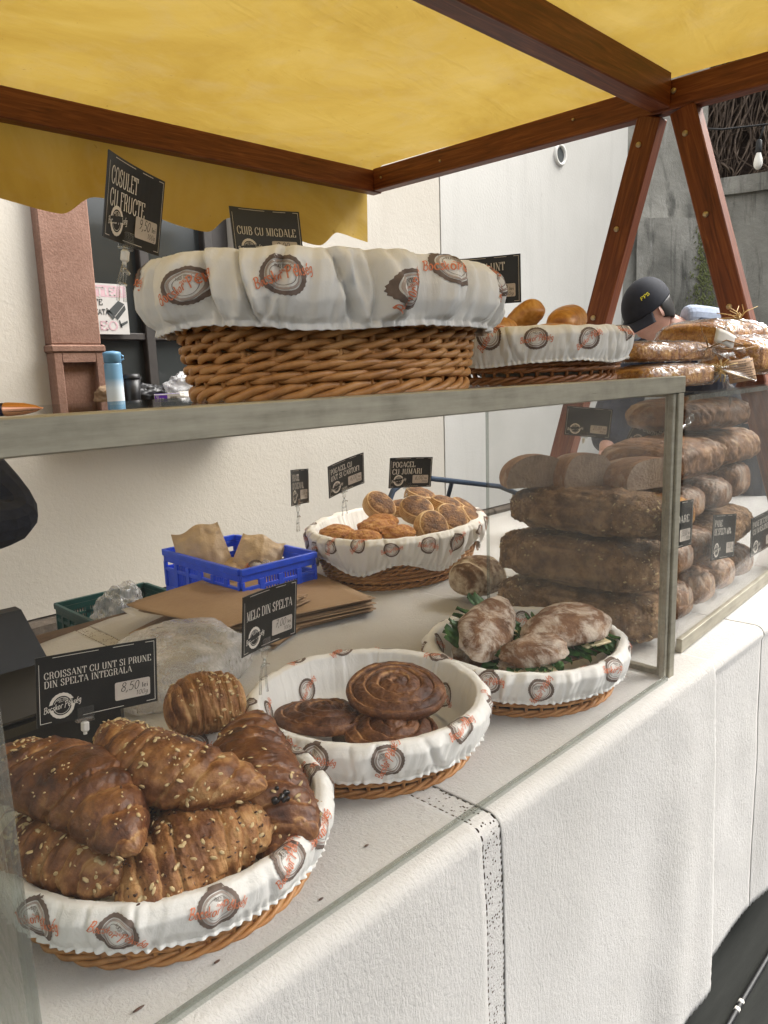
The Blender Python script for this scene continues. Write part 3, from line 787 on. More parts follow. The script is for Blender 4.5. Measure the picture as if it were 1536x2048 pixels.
# ================================================================== LETTERING
def _s(*p): return ('s', p)
def _l(*p): return ('l', p)
def _ell(cx, cy, rx, ry, a0=90, a1=450, n=14):
    return ('l', tuple((cx + rx * math.cos(R(a0 + (a1 - a0) * k / n)), cy + ry * math.sin(R(a0 + (a1 - a0) * k / n))) for k in range(n + 1)))
GL = {
 'A': (.74, [_l((.36, 1), (.04, 0)), _l((.36, 1), (.68, 0)), _l((.15, .34), (.57, .34))]),
 'B': (.66, [_l((.14, 0), (.14, 1)), _s((.14, 1), (.42, 1), (.56, .78), (.42, .54), (.14, .53)), _s((.14, .53), (.46, .52), (.62, .27), (.46, 0), (.14, 0))]),
 'C': (.70, [_s((.63, .70), (.56, .93), (.38, 1), (.14, .82), (.07, .5), (.14, .18), (.38, 0), (.57, .07), (.64, .32))]),
 'D': (.74, [_l((.14, 0), (.14, 1)), _s((.14, 1), (.4, 1), (.62, .82), (.68, .5), (.62, .18), (.4, 0), (.14, 0))]),
 'E': (.62, [_l((.14, 0), (.14, 1)), _l((.14, 1), (.56, 1), (.56, .8)), _l((.14, .52), (.42, .52)), _l((.14, 0), (.58, 0), (.58, .22))]),
 'F': (.60, [_l((.14, 0), (.14, 1)), _l((.14, 1), (.56, 1), (.56, .8)), _l((.14, .52), (.42, .52))]),
 'G': (.76, [_s((.63, .70), (.56, .93), (.38, 1), (.14, .82), (.07, .5), (.14, .18), (.38, 0), (.58, .06), (.62, .2)), _l((.62, .42), (.62, .04)), _l((.46, .42), (.72, .42))]),
 'H': (.78, [_l((.14, 0), (.14, 1)), _l((.64, 0), (.64, 1)), _l((.14, .52), (.64, .52))]),
 'I': (.30, [_l((.15, 0), (.15, 1))]),
 'J': (.50, [_s((.32, 1), (.32, .3), (.28, .06), (.14, -.02), (.04, .12))]),
 'K': (.72, [_l((.14, 0), (.14, 1)), _l((.62, 1), (.16, .44)), _l((.3, .6), (.64, 0))]),
 'L': (.60, [_l((.14, 0), (.14, 1)), _l((.14, 0), (.56, 0), (.56, .24))]),
 'M': (.90, [_l((.12, 0), (.14, 1)), _l((.14, 1), (.45, .05)), _l((.45, .05), (.76, 1)), _l((.76, 1), (.76, 0))]),
 'N': (.78, [_l((.13, 0), (.13, 1)), _l((.13, 1), (.65, 0)), _l((.65, 0), (.65, 1))]),
 'O': (.76, [_ell(.38, .5, .31, .51)]),
 'P': (.64, [_l((.14, 0), (.14, 1)), _s((.14, 1), (.44, 1), (.58, .74), (.44, .47), (.14, .46))]),
 'R': (.70, [_l((.14, 0), (.14, 1)), _s((.14, 1), (.44, 1), (.57, .76), (.44, .52), (.14, .51)), _s((.38, .51), (.52, .4), (.56, .1), (.68, 0))]),
 'S': (.58, [_s((.48, .74), (.44, .94), (.28, 1), (.10, .86), (.14, .63), (.42, .42), (.50, .18), (.30, 0), (.10, .06), (.06, .28))]),
 'T': (.66, [_l((.33, 0), (.33, 1)), _l((.05, .78), (.05, 1), (.61, 1), (.61, .78))]),
 'U': (.74, [_s((.13, 1), (.13, .3), (.2, .06), (.38, 0), (.55, .08), (.61, .3), (.61, 1))]),
 'V': (.72, [_l((.04, 1), (.36, 0)), _l((.36, 0), (.68, 1))]),
 'Z': (.62, [_l((.06, .8), (.06, 1), (.54, 1), (.06, 0), (.56, 0), (.56, .2))]),
 '%': (.8, [_ell(.2, .75, .14, .2), _ell(.6, .22, .14, .2), _l((.66, 1), (.14, 0))]),
 '!': (.3, [_l((.15, 1), (.15, .3)), _l((.15, .08), (.15, 0))]),
 '.': (.2, [_l((.08, .07), (.10, 0))]), ',': (.22, [_s((.12, .08), (.12, -.06), (.02, -.2))]), ' ': (.30, []),
 '0': (.60, [_ell(.3, .5, .22, .5)]), '1': (.40, [_l((.08, .78), (.24, 1), (.24, 0))]),
 '2': (.58, [_s((.08, .74), (.14, .95), (.32, 1), (.48, .8), (.40, .5), (.08, 0)), _l((.08, 0), (.54, 0))]),
 '3': (.56, [_s((.08, .85), (.26, 1), (.46, .84), (.40, .6), (.24, .54)), _s((.24, .54), (.48, .46), (.50, .18), (.28, 0), (.06, .1))]),
 '4': (.58, [_l((.42, 0), (.42, 1), (.06, .3), (.54, .3))]), 
 '5': (.56, [_l((.48, 1), (.16, 1), (.12, .58)), _s((.12, .58), (.34, .62), (.50, .4), (.42, .08), (.22, 0), (.06, .1))]),
 '6': (.58, [_s((.46, .96), (.22, .74), (.09, .34), (.16, .06), (.32, 0), (.48, .16), (.44, .42), (.28, .5), (.12, .36))]),
 '7': (.54, [_l((.06, 1), (.50, 1), (.18, 0)), _l((.14, .5), (.44, .5))]), 
 '8': (.58, [_s((.30, .53), (.11, .7), (.16, .95), (.32, 1), (.46, .9), (.46, .68), (.30, .53), (.10, .34), (.12, .08), (.30, 0), (.48, .1), (.48, .36), (.30, .53))]),
 '9': (.58, [_s((.48, .66), (.30, .5), (.12, .62), (.14, .92), (.32, 1), (.46, .9), (.48, .66), (.42, .3), (.18, 0))]),
 'l': (.26, [_l((.13, 0), (.13, 1))]), 'i': (.26, [_l((.13, 0), (.13, .62)), _l((.13, .82), (.13, .9))]),
 'e': (.50, [_s((.08, .33), (.40, .36), (.40, .54), (.25, .64), (.10, .52), (.07, .3), (.14, .06), (.28, 0), (.44, .12))]),
 'g': (.52, [_ell(.24, .36, .16, .27), _s((.40, .62), (.40, .2), (.38, -.2), (.22, -.32), (.06, -.22))]),
 'o': (.48, [_ell(.23, .3, .17, .3)]), 'c': (.44, [_s((.38, .5), (.26, .62), (.10, .5), (.06, .28), (.14, .04), (.28, 0), (.42, .12))]),
 's': (.42, [_s((.36, .52), (.22, .62), (.10, .48), (.26, .3), (.36, .14), (.20, 0), (.04, .08))]),
 'k': (.50, [_l((.10, 0), (.12, 1)), _s((.40, .6), (.26, .42), (.14, .32), (.30, .3), (.36, .06), (.46, .04))]),
 'r': (.42, [_l((.10, 0), (.12, .6)), _s((.11, .4), (.20, .58), (.34, .6), (.40, .5))]),
 'b': (.66, [_s((.02, .86), (.16, 1.0), (.14, .5), (.10, 0)), _s((.14, .98), (.44, 1.02), (.54, .78), (.36, .56), (.2, .54), (.50, .5), (.58, .22), (.36, -.02), (.1, .06))]),
 'p': (.62, [_s((.02, .86), (.18, 1.0), (.14, .5), (.06, -.12)), _s((.16, .98), (.46, 1.04), (.56, .76), (.38, .52), (.16, .5))]),
}
GL['\u00e9'] = (GL['e'][0], GL['e'][1] + [_l((.24, .78), (.38, .98))])
GL['\u00c1'] = (GL['A'][0], GL['A'][1] + [_l((.34, 1.1), (.46, 1.26))]); GL['\u00cd'] = (GL['I'][0], GL['I'][1] + [_l((.13, 1.1), (.25, 1.26))])
GL['\u021a'] = (GL['T'][0], GL['T'][1] + [_l((.33, -.14), (.28, -.28))]); GL['\u0102'] = (GL['A'][0], GL['A'][1] + [_s((.22, 1.24), (.36, 1.10), (.50, 1.24))])
def _catmull(p, n=5):
    p = [np.array(q, float) for q in p]; out = []
    q = [2 * p[0] - p[1]] + p + [2 * p[-1] - p[-2]]
    for i in range(1, len(q) - 2):
        for k in range(n):
            t = k / n; a, b, c, d = q[i - 1:i + 3]
            out.append(.5 * (2 * b + (c - a) * t + (2 * a - 5 * b + 4 * c - d) * t * t + (3 * b - a - 3 * c + d) * t ** 3))
    out.append(p[-1]); return np.array(out)
def text2d(txt, h, style='serif', width=None, sub=1):
    """-> (verts Nx2, quads); origin bottom-left; style serif | script | bold | hand; width squeezes to a given length"""
    V = []; F = []; x = 0
    thick, thin = {'serif': (.15, .045), 'bold': (.15, .13), 'script': (.13, .11), 'hand': (.085, .07)}[style]
    gap = {'serif': .10, 'bold': .08, 'script': .03, 'hand': .06}[style]; sl = {'script': .28, 'hand': .22}.get(style, 0)
    serif = style == 'serif'
    def strip(pts, wv):
        n = len(pts); T = np.gradient(pts, axis=0); T /= np.linalg.norm(T, axis=1)[:, None] + 1e-9
        N = np.stack([-T[:, 1], T[:, 0]], 1)
        w = (thin + (thick - thin) * np.abs(T[:, 1]) ** 1.3) if wv is None else np.full(n, wv)
        b = sum(len(q) for q in V)
        V.append(np.concatenate([pts + N * w[:, None] / 2, pts - N * w[:, None] / 2]))
        for i in range(n - 1): F.append((b + i, b + i + 1, b + n + i + 1, b + n + i))
    for ch in txt:
        if ch not in GL: ch = ' '
        wd, st = GL[ch]
        for kind, p in st:
            if kind == 's': pts = _catmull(p)
            else:
                if len(p) > 6: pts = np.array(p, float)
                else: pts = None
            if pts is not None: strip(pts + (x, 0), None)
            else:
                for a, b in zip(p[:-1], p[1:]):
                    a = np.array(a, float); b = np.array(b, float); d = b - a; L = np.linalg.norm(d); 
                    wv = None
                    if serif and abs(d[0]) > .2 and abs(d[1]) > .3: wv = thick if d[0] * d[1] < 0 else thin * 1.2
                    if serif and ch in 'MN' and abs(d[0]) < .1: wv = thin * 1.3 if not (ch == 'M' and a[0] > .6) else thick
                    e = d / L * (0 if abs(d[1]) > .5 else thin / 2)
                    pts = np.array([a - e + (d + 2 * e) * k / (2 * sub) for k in range(2 * sub + 1)]); strip(pts + (x, 0), wv)
                    if serif and abs(d[0]) < .05 and abs(d[1]) > .9:
                        for q in (a, b):
                            yy = q[1] + (.02 if q[1] < .5 else -.02); strip(np.array([(q[0] - .13, yy), (q[0], yy), (q[0] + .13, yy)]) + (x, 0), thin)
        x += wd + gap
    if not V: return np.zeros((0, 2)), [], 0
    V = np.concatenate(V); V[:, 0] += V[:, 1] * sl; V *= h; w = (x - gap) * h
    if width: V[:, 0] *= width / w; w = width
    return V, F, w
def ring2d(cx, cy, r0, r1, n=40, scal=0, sy=1.0, nr=1):
    V = []; F = []
    for k in range(n):
        a = 2 * math.pi * k / n
        for q in range(nr + 1):
            r = r0 + (r1 - r0) * q / nr
            if q == nr and scal: r += scal * (k % 2)
            V.append((cx + r * math.cos(a), cy + sy * r * math.sin(a)))
    m = nr + 1
    for k in range(n):
        b = (k + 1) % n
        for q in range(nr): F.append((k * m + q, k * m + q + 1, b * m + q + 1, b * m + q))
    return np.array(V), F
def rect2d(x0, y0, x1, y1, r=0):
    if r <= 0: return np.array([(x0, y0), (x1, y0), (x1, y1), (x0, y1)]), [(0, 1, 2, 3)]
    V = []
    for cx, cy, a0 in ((x1 - r, y0 + r, -90), (x1 - r, y1 - r, 0), (x0 + r, y1 - r, 90), (x0 + r, y0 + r, 180)):
        for k in range(4): a = R(a0 + 30 * k); V.append((cx + r * math.cos(a), cy + r * math.sin(a)))
    return np.array(V), [tuple(range(16))]
SCRIPT = 'bocskor p\u00e9ks\u00e9g'

# ================================================================== PRICE SIGNS
def price_sign(label, lines, price, loc, yaw, pitch, roll, w=.14, h=.092, lh=.0165, lw=None, ly=None, bend=.9, clip='white', stand=None, unit='100g', lx=.010, perch=None):
    rot = (Matrix.Rotation(yaw, 3, 'Z') @ Matrix.Rotation(pitch, 3, 'X') @ Matrix.Rotation(roll, 3, 'Y'))
    root = empty('price_sign', loc, rot); tag(root, label, 'price sign', 'black price signs')
    def m3(V, d):
        V = np.asarray(V); X = V[:, 0] - w / 2; Z = V[:, 1] - h / 2
        return np.stack([X, -bend * X * X + bend * (w / 2) ** 2 * .5 - d, Z], 1)
    def put(name, items, mat, d, parent=root):
        mb = MB()
        for V, F in items: mb.add(m3(V, d), F)
        return obj(name, mb, mat, parent, False, world=False)
    n = 14; xs = np.linspace(0, w, n)
    fr = m3([(x, y) for x in xs for y in (0, h)], .0008); bk = m3([(x, y) for x in xs for y in (0, h)], -.0008)
    mb = MB(); mb.add(np.concatenate([fr, bk]), [(2 * i, 2 * i + 2, 2 * i + 3, 2 * i + 1) for i in range(n - 1)] + [(2 * n + 2 * i, 2 * n + 2 * i + 1, 2 * n + 2 * i + 3, 2 * n + 2 * i + 2) for i in range(n - 1)]
        + [(2 * i + 1, 2 * i + 3, 2 * n + 2 * i + 3, 2 * n + 2 * i + 1) for i in range(n - 1)] + [(2 * i, 2 * n + 2 * i, 2 * n + 2 * i + 2, 2 * i + 2) for i in range(n - 1)] + [(0, 1, 2 * n + 1, 2 * n), (2 * n - 2, 4 * n - 2, 4 * n - 1, 2 * n - 1)])
    card = obj('card', mb, M['black_card'], root, False, world=False)
    b = .0035; t = .0007
    brd = []
    def hl(x0, x1, y):
        k = max(2, int((x1 - x0) / .01)); X = np.linspace(x0, x1, k + 1)
        brd.append((np.array([(x, yy) for x in X for yy in (y, y + t)]), [(2 * i, 2 * i + 2, 2 * i + 3, 2 * i + 1) for i in range(k)]))
    hl(.13 * w, .50 * w, h - b); hl(.62 * w, .80 * w, h - b); hl(.90 * w, w - b, h - b); hl(b, .11 * w, b); hl(.36 * w, .70 * w, b); hl(.9 * w, w - b, b)
    brd += [rect2d(b, b, b + t, h - b - .006), rect2d(w - b - t, b, w - b, h - b)]
    tag(put('border_lines', brd, M['cream_print'], .0014, card), kind='stuff')
    its = []; y = (h - .013 - lh) if ly is None else ly
    for k, tx in enumerate(lines):
        V, F, ww = text2d(tx, lh, 'serif', None if not lw else lw[k])
        if len(V): its.append((V + (lx, y - k * lh * 1.28), F))
    tag(put('lettering', its, M['cream_print'], .0015, card), kind='stuff')
    # round bakery badge with script
    cx, cy, rr = .032, .0225, .0165
    lg = [ring2d(cx, cy, rr * .76, rr, 40, .0004), ring2d(cx, cy, rr * .62, rr * .66, 30)]
    V, F, ww = text2d('HAZI IZEK', .0024, 'bold', .016); lg.append((V + (cx - .008, cy + .0065), F))
    for k in (-1, 0, 1): lg.append(ring2d(cx + .0028 * k, cy + .0046, .0007, .0013, 8))
    V, F, ww = text2d('1999', .0022, 'bold', .007); 
    put('badge', lg, M['cream_print'], .0013, card)
    V, F, ww = text2d(SCRIPT, .0076, 'script', .0495); ang = R(8); c_, s_ = math.cos(ang), math.sin(ang)
    V = V - (ww / 2, .003); V = np.stack([V[:, 0] * c_ - V[:, 1] * s_, V[:, 0] * s_ + V[:, 1] * c_], 1) + (cx, cy)
    o = put('badge_script', [(V, F)], M['cream_print'], .0022, card)
    bb = np.array([(-.025, -.0015), (.025, -.0015), (.025, .0052), (-.025, .0052)]); bb = np.stack([bb[:, 0] * c_ - bb[:, 1] * s_, bb[:, 0] * s_ + bb[:, 1] * c_], 1) + (cx, cy)
    put('badge_band', [(bb, [(0, 1, 2, 3)])], M['black_card'], .0018, card)
    # price label
    if price:
        px0, px1, py0, py1 = w - .0615, w - .011, .0125, .0375
        pl = put('price_label', [rect2d(px0, py0, px1, py1, .0025)], M['price_paper'], .0016, card)
        V, F, ww = text2d(price, .0115, 'hand', .026); it = [(V + (px0 + .0075, py0 + .0115), F)]
        V, F, ww = text2d('lei', .0062, 'serif', .0085); it.append((V + (px1 - .0120, py0 + .0125), F))
        V, F, ww = text2d(unit, .0062, 'hand', .0175); it.append((V + (px1 - .0215, py0 + .0032), F))
        mb = MB()
        for V, F in it: mb.add(m3(V, .0022), F)
        tag(obj('price_text', mb, M['ink'], card, False, world=False), kind='stuff')
    # clear clip that grips the card's lower edge, ball joint and perch
    cl = MB(); x0 = -w / 2 + .062 if clip != 'none' else 0
    if clip != 'none':
        yb = -bend * x0 * x0 + bend * (w / 2) ** 2 * .5
        cl.box((x0, yb - .0035, -h / 2 + .006), (.022, .0016, .018), bevel=.0006); cl.box((x0, yb + .0030, -h / 2 + .004), (.022, .0016, .016), bevel=.0006)
        cl.box((x0, yb, -h / 2 - .004), (.024, .0085, .003), bevel=.001)
        gp = obj('clip', cl, M['clear_plastic'], root, False, world=False)
        jt = MB(); jt.box((x0, yb, -h / 2 - .0125), (.0095, .0085, .014), bevel=.002); jt.tube([(x0, yb, -h / 2 - .0185), (x0, yb, -h / 2 - .023)], .0025, 8)
        obj('joint', jt, M['white_plastic'] if clip == 'white' else M['clear_plastic'], root, False, world=False)
        if stand:
            st = MB(); z0 = -h / 2 - .021
            for sx in (-1, 1):
                st.tube([(x0, yb, z0), (x0 + sx * .004, yb, z0 - .008), (x0 + sx * .007, yb + .002, z0 - stand * .5), (x0 + sx * .009, yb, z0 - stand)], .0022, 6)
            st.tube([(x0 - .009, yb - .002, z0 - .010), (x0, yb, z0 - .007), (x0 + .009, yb - .002, z0 - .011)], .0025, 6)
            st.tube([(x0 - .007, yb, z0 - stand * .55), (x0 + .007, yb, z0 - stand * .55)], .0022, 6)
            obj('peg', st, M['clear_plastic'], root, world=False)
    return root
price_sign('tall tilted sign COSULET CU FRUCTE priced 9,50 on the big basket', ['COSULET', 'CU FRUCTE'], '9,50', (-.8943, .2967, 1.6062), .6135, .1786, .0152, lh=.0185, lw=(.068, .088), stand=.045)
price_sign('sign CUIB CU MIGDALE standing behind the big wicker basket', ['CUIB CU MIGDALE'], '9,00', (-.4956, .5583, 1.6491), -.158, -.09, -.018, lh=.0135, lw=(.118,), ly=.046, stand=.06)
price_sign('sign CORN CU UNT priced 3,00 beside the rolls basket', ['CORN CU UNT', '   MAGIA'], '3,00', (-.105, .365, 1.5738), -1.16, .06, -.005, lh=.0150, lw=(.098, .082), stand=.05, unit='60g')
price_sign('narrow looking sign POGACEL CU CASCAVAL on the scone basket', ['POGACEL', 'CU CASCAVAL'], '6,00', (-.1356, .9529, 1.1142), .56, .0, .10, lh=.0165, lw=(.062, .094), stand=.05, clip='clear')
price_sign('tilted sign POGACEL CU UNT SI CARTOFI on the scone basket', ['POGACEL CU', 'UNT SI CARTOFI'], '6,00', (.0172, .9378, 1.1285), .07, .18, -.18, lh=.0150, lw=(.085, .112), stand=.05, clip='clear')
price_sign('sign POGACEL CU JUMARI above the dark topped scones', ['POGACEL', 'CU JUMARI'], '6,00', (.2927, .9521, 1.1026), -.406, .09, .05, lh=.0165, lw=(.075, .098), stand=.05, clip='clear')
price_sign('sign MELC DIN SPELTA priced 7,00 before the paper bags', ['MELC DIN SPELTA'], '7,00', (-.7026, .3388, 1.0334), .294, .05, .064, lh=.0145, lw=(.118,), ly=.052, stand=.055, clip='clear')
price_sign('wide sign CROISSANT CU UNT SI PRUNE priced 8,50', ['CROISSANT CU UNT SI PRUNE', 'DIN SPELTA INTEGRALA'], '8,50', (-.967, .3668, 1.0063), -.02, -.072, .108, w=.165, h=.09, lh=.0088, lw=(.146, .118), ly=.060, bend=.3)
price_sign('dim sign priced 21,00 hanging behind the loaf stack', ['', ''], '21,00', (.7935, .6443, 1.2254), -1.1, 0, .1)
price_sign('crooked sign PAINE DE CASA CU CARTOFI behind the corner post', ['PAINE DE CASA', 'CU CARTOFI'], None, (.74, .42, 1.195), -.75, .1, .45, lh=.012, lw=(.085, .08), w=.11)
price_sign('sign ending SOARE priced 23,00 half hidden by the post', ['    E SOARE'], '23,00', (.124, .058, 1.073), .0, -.016, .058, w=.148, h=.097, lh=.0150, lw=(.118,), ly=.052, clip='none', bend=.1, unit='400g')
price_sign('sign PAINE DE SPELTA 60% priced 22,00 against the loaves', ['PAINE', 'DE SPELTA 60%'], '22,00', (.427, .076, .994), .046, -.029, .137, w=.160, h=.105, lh=.0150, lw=(.052, .116), clip='none', bend=.1, unit='400g')
price_sign('black sign at the picture edge propped against the far loaves', ['PAINE DE CASA', 'CU MASLINE'], '22,00', (.758, .096, .946), -.05, .0, -.061, w=.16, h=.105, lh=.0150, lw=(.1, .1), clip='none', bend=.1, unit='400g')

# ================================================================== WICKER BASKETS
def wicker_basket(label, loc, rotz, a0, b0, a1, b1, H, nst, rows, strand, liner_drop, puff, seed, wk='wicker', border=.010, skip_top=.012, nlogo=14, hemvar=.12, fold=.006, inside=True, nfold=(8, 26), lam=1.0, logo_scale=1.0, row0=.020):
    root = empty('wicker_basket', loc, Matrix.Rotation(rotz, 3, 'Z')); tag(root, label, 'basket', 'wicker bread baskets')
    mat = M[wk]; th = lambda z: (z / H)
    ax = lambda z: a0 + (a1 - a0) * np.clip(z / H, 0, 1.3) ** .85; bx = lambda z: b0 + (b1 - b0) * np.clip(z / H, 0, 1.3) ** .85
    wob = smoothnoise(4, seed, 1, 5)
    def pt(t, z, off):
        a = ax(z); b = bx(z); nx, ny = np.cos(t) * b, np.sin(t) * a; L = np.sqrt(nx * nx + ny * ny)
        return np.stack([a * np.cos(t) + off * nx / L, b * np.sin(t) + off * ny / L, z + 0 * t], -1)
    # stakes
    T0 = np.arange(nst) * 2 * np.pi / nst
    zz = np.linspace(.004, H, 6)
    for t in T0:
        P = np.array([pt(np.array(t), z, 0.0) for z in zz]); mb = MB(); mb.tube(P, strand * .95, 6, up=(math.cos(t), math.sin(t), 0)); obj('stake', mb, mat, root, world=False)
    # weavers
    spi = 7; N = nst * spi; t = np.arange(N) * 2 * np.pi / N; r_ = np.random.default_rng(seed)
    z = row0; k = 0
    dz = (H - row0 - skip_top) / rows
    for k in range(rows):
        zc = row0 + dz * (k + .5)
        three = k < 2
        per = 3 if three else 2
        ns = per
        for s_ in range(ns):
            mb = MB()
            ph = nst * t * (1.0 / per) * 1.0 + 2 * np.pi * s_ / ns + k * .9
            # keep whole number of waves around
            waves = max(1, round(nst / per)); ph = waves * t + 2 * np.pi * s_ / ns + k * .9
            rad = strand * (1.0 + .08 * smoothnoise(5, seed * 31 + k * 7 + s_, 3, 40)(t))
            off = strand * 1.75 * np.cos(ph)
            zz_ = zc + dz * (.30 if not three else .26) * lam * np.sin(ph) + .0012 * wob(t + k) + .0008 * smoothnoise(4, seed + 50 + k * 3 + s_, 4, 20)(t)
            P = pt(t, zz_, off); P[:, 2] = zz_
            upv = np.stack([np.cos(t), np.sin(t), 0 * t], 1)
            mb.tube(P, rad, 6, True, up=upv); obj('weaver', mb, mat, root, world=False)
    # plaited foot border
    for s_ in range(3):
        mb = MB(); waves = max(1, round(nst / 3)); ph = waves * t + 2 * np.pi * s_ / 3
        P = pt(t, 0 * t + .0, .004 + border * .55 * np.cos(ph)); P[:, 2] = border * .9 + border * .62 * np.sin(ph)
        mb.tube(P, border * .52, 6, True, up=np.stack([np.cos(t), np.sin(t), 0 * t], 1)); obj('foot_braid', mb, mat, root, world=False)
    mb = MB(); n = 48; tt = np.arange(n) * 2 * np.pi / n; mb.add(np.concatenate([pt(tt, 0 * tt + .006, -.003)]), [tuple(range(n))]); obj('basket_floor', mb, M['wood_dark_inside'], root, False, world=False)
    # liner
    F1 = smoothnoise(9, seed + 5, *nfold); F2 = smoothnoise(7, seed + 6, 40, 95); F3 = smoothnoise(6, seed + 8, 2, 7); F4 = smoothnoise(7, seed + 12, nfold[0], nfold[1] + 8); Hr = smoothnoise(8, seed + 9, 70, 120)
    cr_ = np.random.default_rng(seed + 77); ncr = int(nlogo * 2.4); CTH = np.sort(cr_.uniform(0, 2 * np.pi, ncr)); CW = cr_.uniform(.012, .035, ncr); CA = cr_.uniform(.35, 1.1, ncr); CTI = cr_.uniform(-.035, .035, ncr)
    def creases(t, m):
        o = 0
        for c0, w0, a0_, ti in zip(CTH, CW, CA, CTI):
            dlt = (t - c0 - ti * (m - 7) + np.pi) % (2 * np.pi) - np.pi; o = o + a0_ * (np.exp(-(dlt / w0) ** 2) - .55 * np.exp(-((dlt - 2.2 * w0) / (2.2 * w0)) ** 2))
        return o
    drop = lambda t: liner_drop * (1 + hemvar * F3(t))
    ci = strand * 2.9 + .0025
    mer = [(-.62, .012, 'f', .15), (-.030, .014, 'f', .3), (-ci, H * .35, 'w', .5), (-ci, H * .8, 'w', .6), (-ci * .5, H + .009, 'w', .5), (ci * .4, H + .012, 'w', .6), (ci + .003, H - .002, 'w', .9), (ci + puff * .9, -.35, 'd', 1.0), (ci + puff, -.62, 'd', 1.0), (ci + puff * .45, -.86, 'd', .8), (ci + .0015, -.95, 'd', .4), (ci + .004, -1.05, 'h', .3)]
    nm = 44; nt = 900
    tl = np.arange(nt) * 2 * np.pi / nt
    mi = np.linspace(0, len(mer) - 1, nm)
    def meridian(m, t):
        m = np.clip(m, 0, len(mer) - 1.0001); i = np.floor(m).astype(int); f = m - i; f = f * f * (3 - 2 * f) * .5 + f * .5
        def ev(idx):
            o = np.array([q[0] for q in mer])[idx]; zraw = np.array([q[1] for q in mer])[idx]; kd = np.array([q[2] for q in mer])[idx]; am = np.array([q[3] for q in mer])[idx]
            hm = np.where((kd == 'd') | (kd == 'h'), 1.0, 0.0); z = np.where(hm > 0, H + zraw * drop(t), zraw)
            return o, z, am, np.where(kd == 'h', 1., 0.)
        o0, z0, a0_, h0 = ev(i); o1, z1, a1_, h1 = ev(np.minimum(i + 1, len(mer) - 1))
        return o0 + (o1 - o0) * f, z0 + (z1 - z0) * f, a0_ + (a1_ - a0_) * f, h0 + (h1 - h0) * f
    def surf(m, t, lift=0.0):
        m = np.asarray(m, float); t = np.asarray(t, float)
        o, z, am, hm = meridian(m, t)
        tw = t + .03 * np.sin(3 * t) + .02 * (m - 6)
        f1 = F1(tw); fo = .80 * f1 + .25 - 1.15 * creases(t, m)
        d = fold * am * fo + fold * .22 * am * F2(tw) + .0010 * hm * Hr(t) + .0011 * np.clip(m - 7.8, 0, 2.2) * Hr(t)
        dd = np.where(m < 5, -np.abs(d) * .6, d + fold * .62)
        zz = z + .0022 * am * F1(tw + 1) * (m > 2) - .0008 * hm * Hr(t + .3)
        zc = np.clip(z, 0, H)
        a = ax(zc); b = bx(zc)
        sc = np.where(m < 1, 1 + (o * (1 - m)) * 1.0, 1.0)      # floor part shrinks to the middle
        off = np.where(m < 1, -.03 * m, o) + dd + lift
        nx, ny = np.cos(t) * b, np.sin(t) * a; L = np.sqrt(nx * nx + ny * ny)
        return np.stack([sc * a * np.cos(t) + off * nx / L, sc * b * np.sin(t) + off * ny / L, zz + (lift if np.isscalar(lift) else 0) * (m < 1) + .0], -1)
    MM, TT = np.meshgrid(mi, tl); P = surf(MM, TT)
    mb = MB(); mb.grid(P, True, flip=True); lin = obj('liner', mb, M['liner'], root, world=False)
    md = lin.modifiers.new('thick', 'SOLIDIFY'); md.thickness = .0007; md.offset = 0
    # printed badges: flat print mapped over the folds
    brown = MB(); taupe = MB(); orange = MB(); avr = (a1 + b1) / 2
    mout = (6.0, 11.0)
    # arc length along the meridian, outer side and inner side
    mg = np.linspace(1.0, 11.0, 201); oo, zz2, _, _ = meridian(mg, np.zeros_like(mg)); slen = np.concatenate([[0], np.cumsum(np.hypot(np.diff(np.where(mg < 2, ax(np.clip(zz2, 0, H)) + oo, oo + ax(np.clip(zz2, 0, H)))), np.diff(zz2)))])
    stot = slen[-1]; srim = np.interp(5.0, mg, slen)
    def place(V, F, mb, t0, s0, rotz_, sc, lift):
        c, s = math.cos(rotz_), math.sin(rotz_); V = np.asarray(V) * sc
        X = V[:, 0] * c - V[:, 1] * s; Y = V[:, 0] * s + V[:, 1] * c
        sv = s0 - Y; tv = t0 + X / (avr + .01)
        ok = (sv > 0.002) & (sv < stot - .004)
        mm = np.interp(np.clip(sv, 0, stot), slen, mg)
        dirn = 1.0
        Pq = surf(mm, tv, 0.0)
        e = 1e-3; du = surf(mm, tv + e) - Pq; dv = surf(np.minimum(mm + e, 11), tv) - surf(np.maximum(mm - e, 0), tv)
        nrm = np.cross(dv, du); nrm /= np.linalg.norm(nrm, axis=1)[:, None] + 1e-12
        rad = np.stack([np.cos(tv), np.sin(tv), 0 * tv], 1); outside = mm > 5
        sg = np.sign((nrm * rad).sum(1)); sg = np.where(outside, sg, -sg); sg[sg == 0] = 1
        sg = np.where(np.abs(mm - 5) < .8, np.sign(nrm[:, 2]), sg)
        Pq = Pq + nrm * sg[:, None] * lift
        mb.add(Pq, [f for f in F if all(ok[i] for i in f)])
    r2 = random.Random(seed)
    badge = ring2d(0, 0, .0213, .0264, 56, .0009, 1, 2); badge_in = ring2d(0, 0, .0172, .0200, 40); inner = ring2d(0, 0, .0140, .0146, 36)
    ht, hf, hw = text2d('H\u00c1ZI \u00cdZEK', .0042, 'bold', .020); sct, scf, scw = text2d(SCRIPT, .0130, 'script', .074, 2)
    ct, cf, cw_ = text2d('so8os', .0036, 'script', .012)
    spots = []
    for k in range(nlogo):
        spots.append((2 * math.pi * (k + r2.uniform(-.22, .22)) / nlogo, srim + liner_drop * r2.uniform(.15, .75), r2.uniform(-.9, .9) + (math.pi if r2.random() < .0 else 0)))
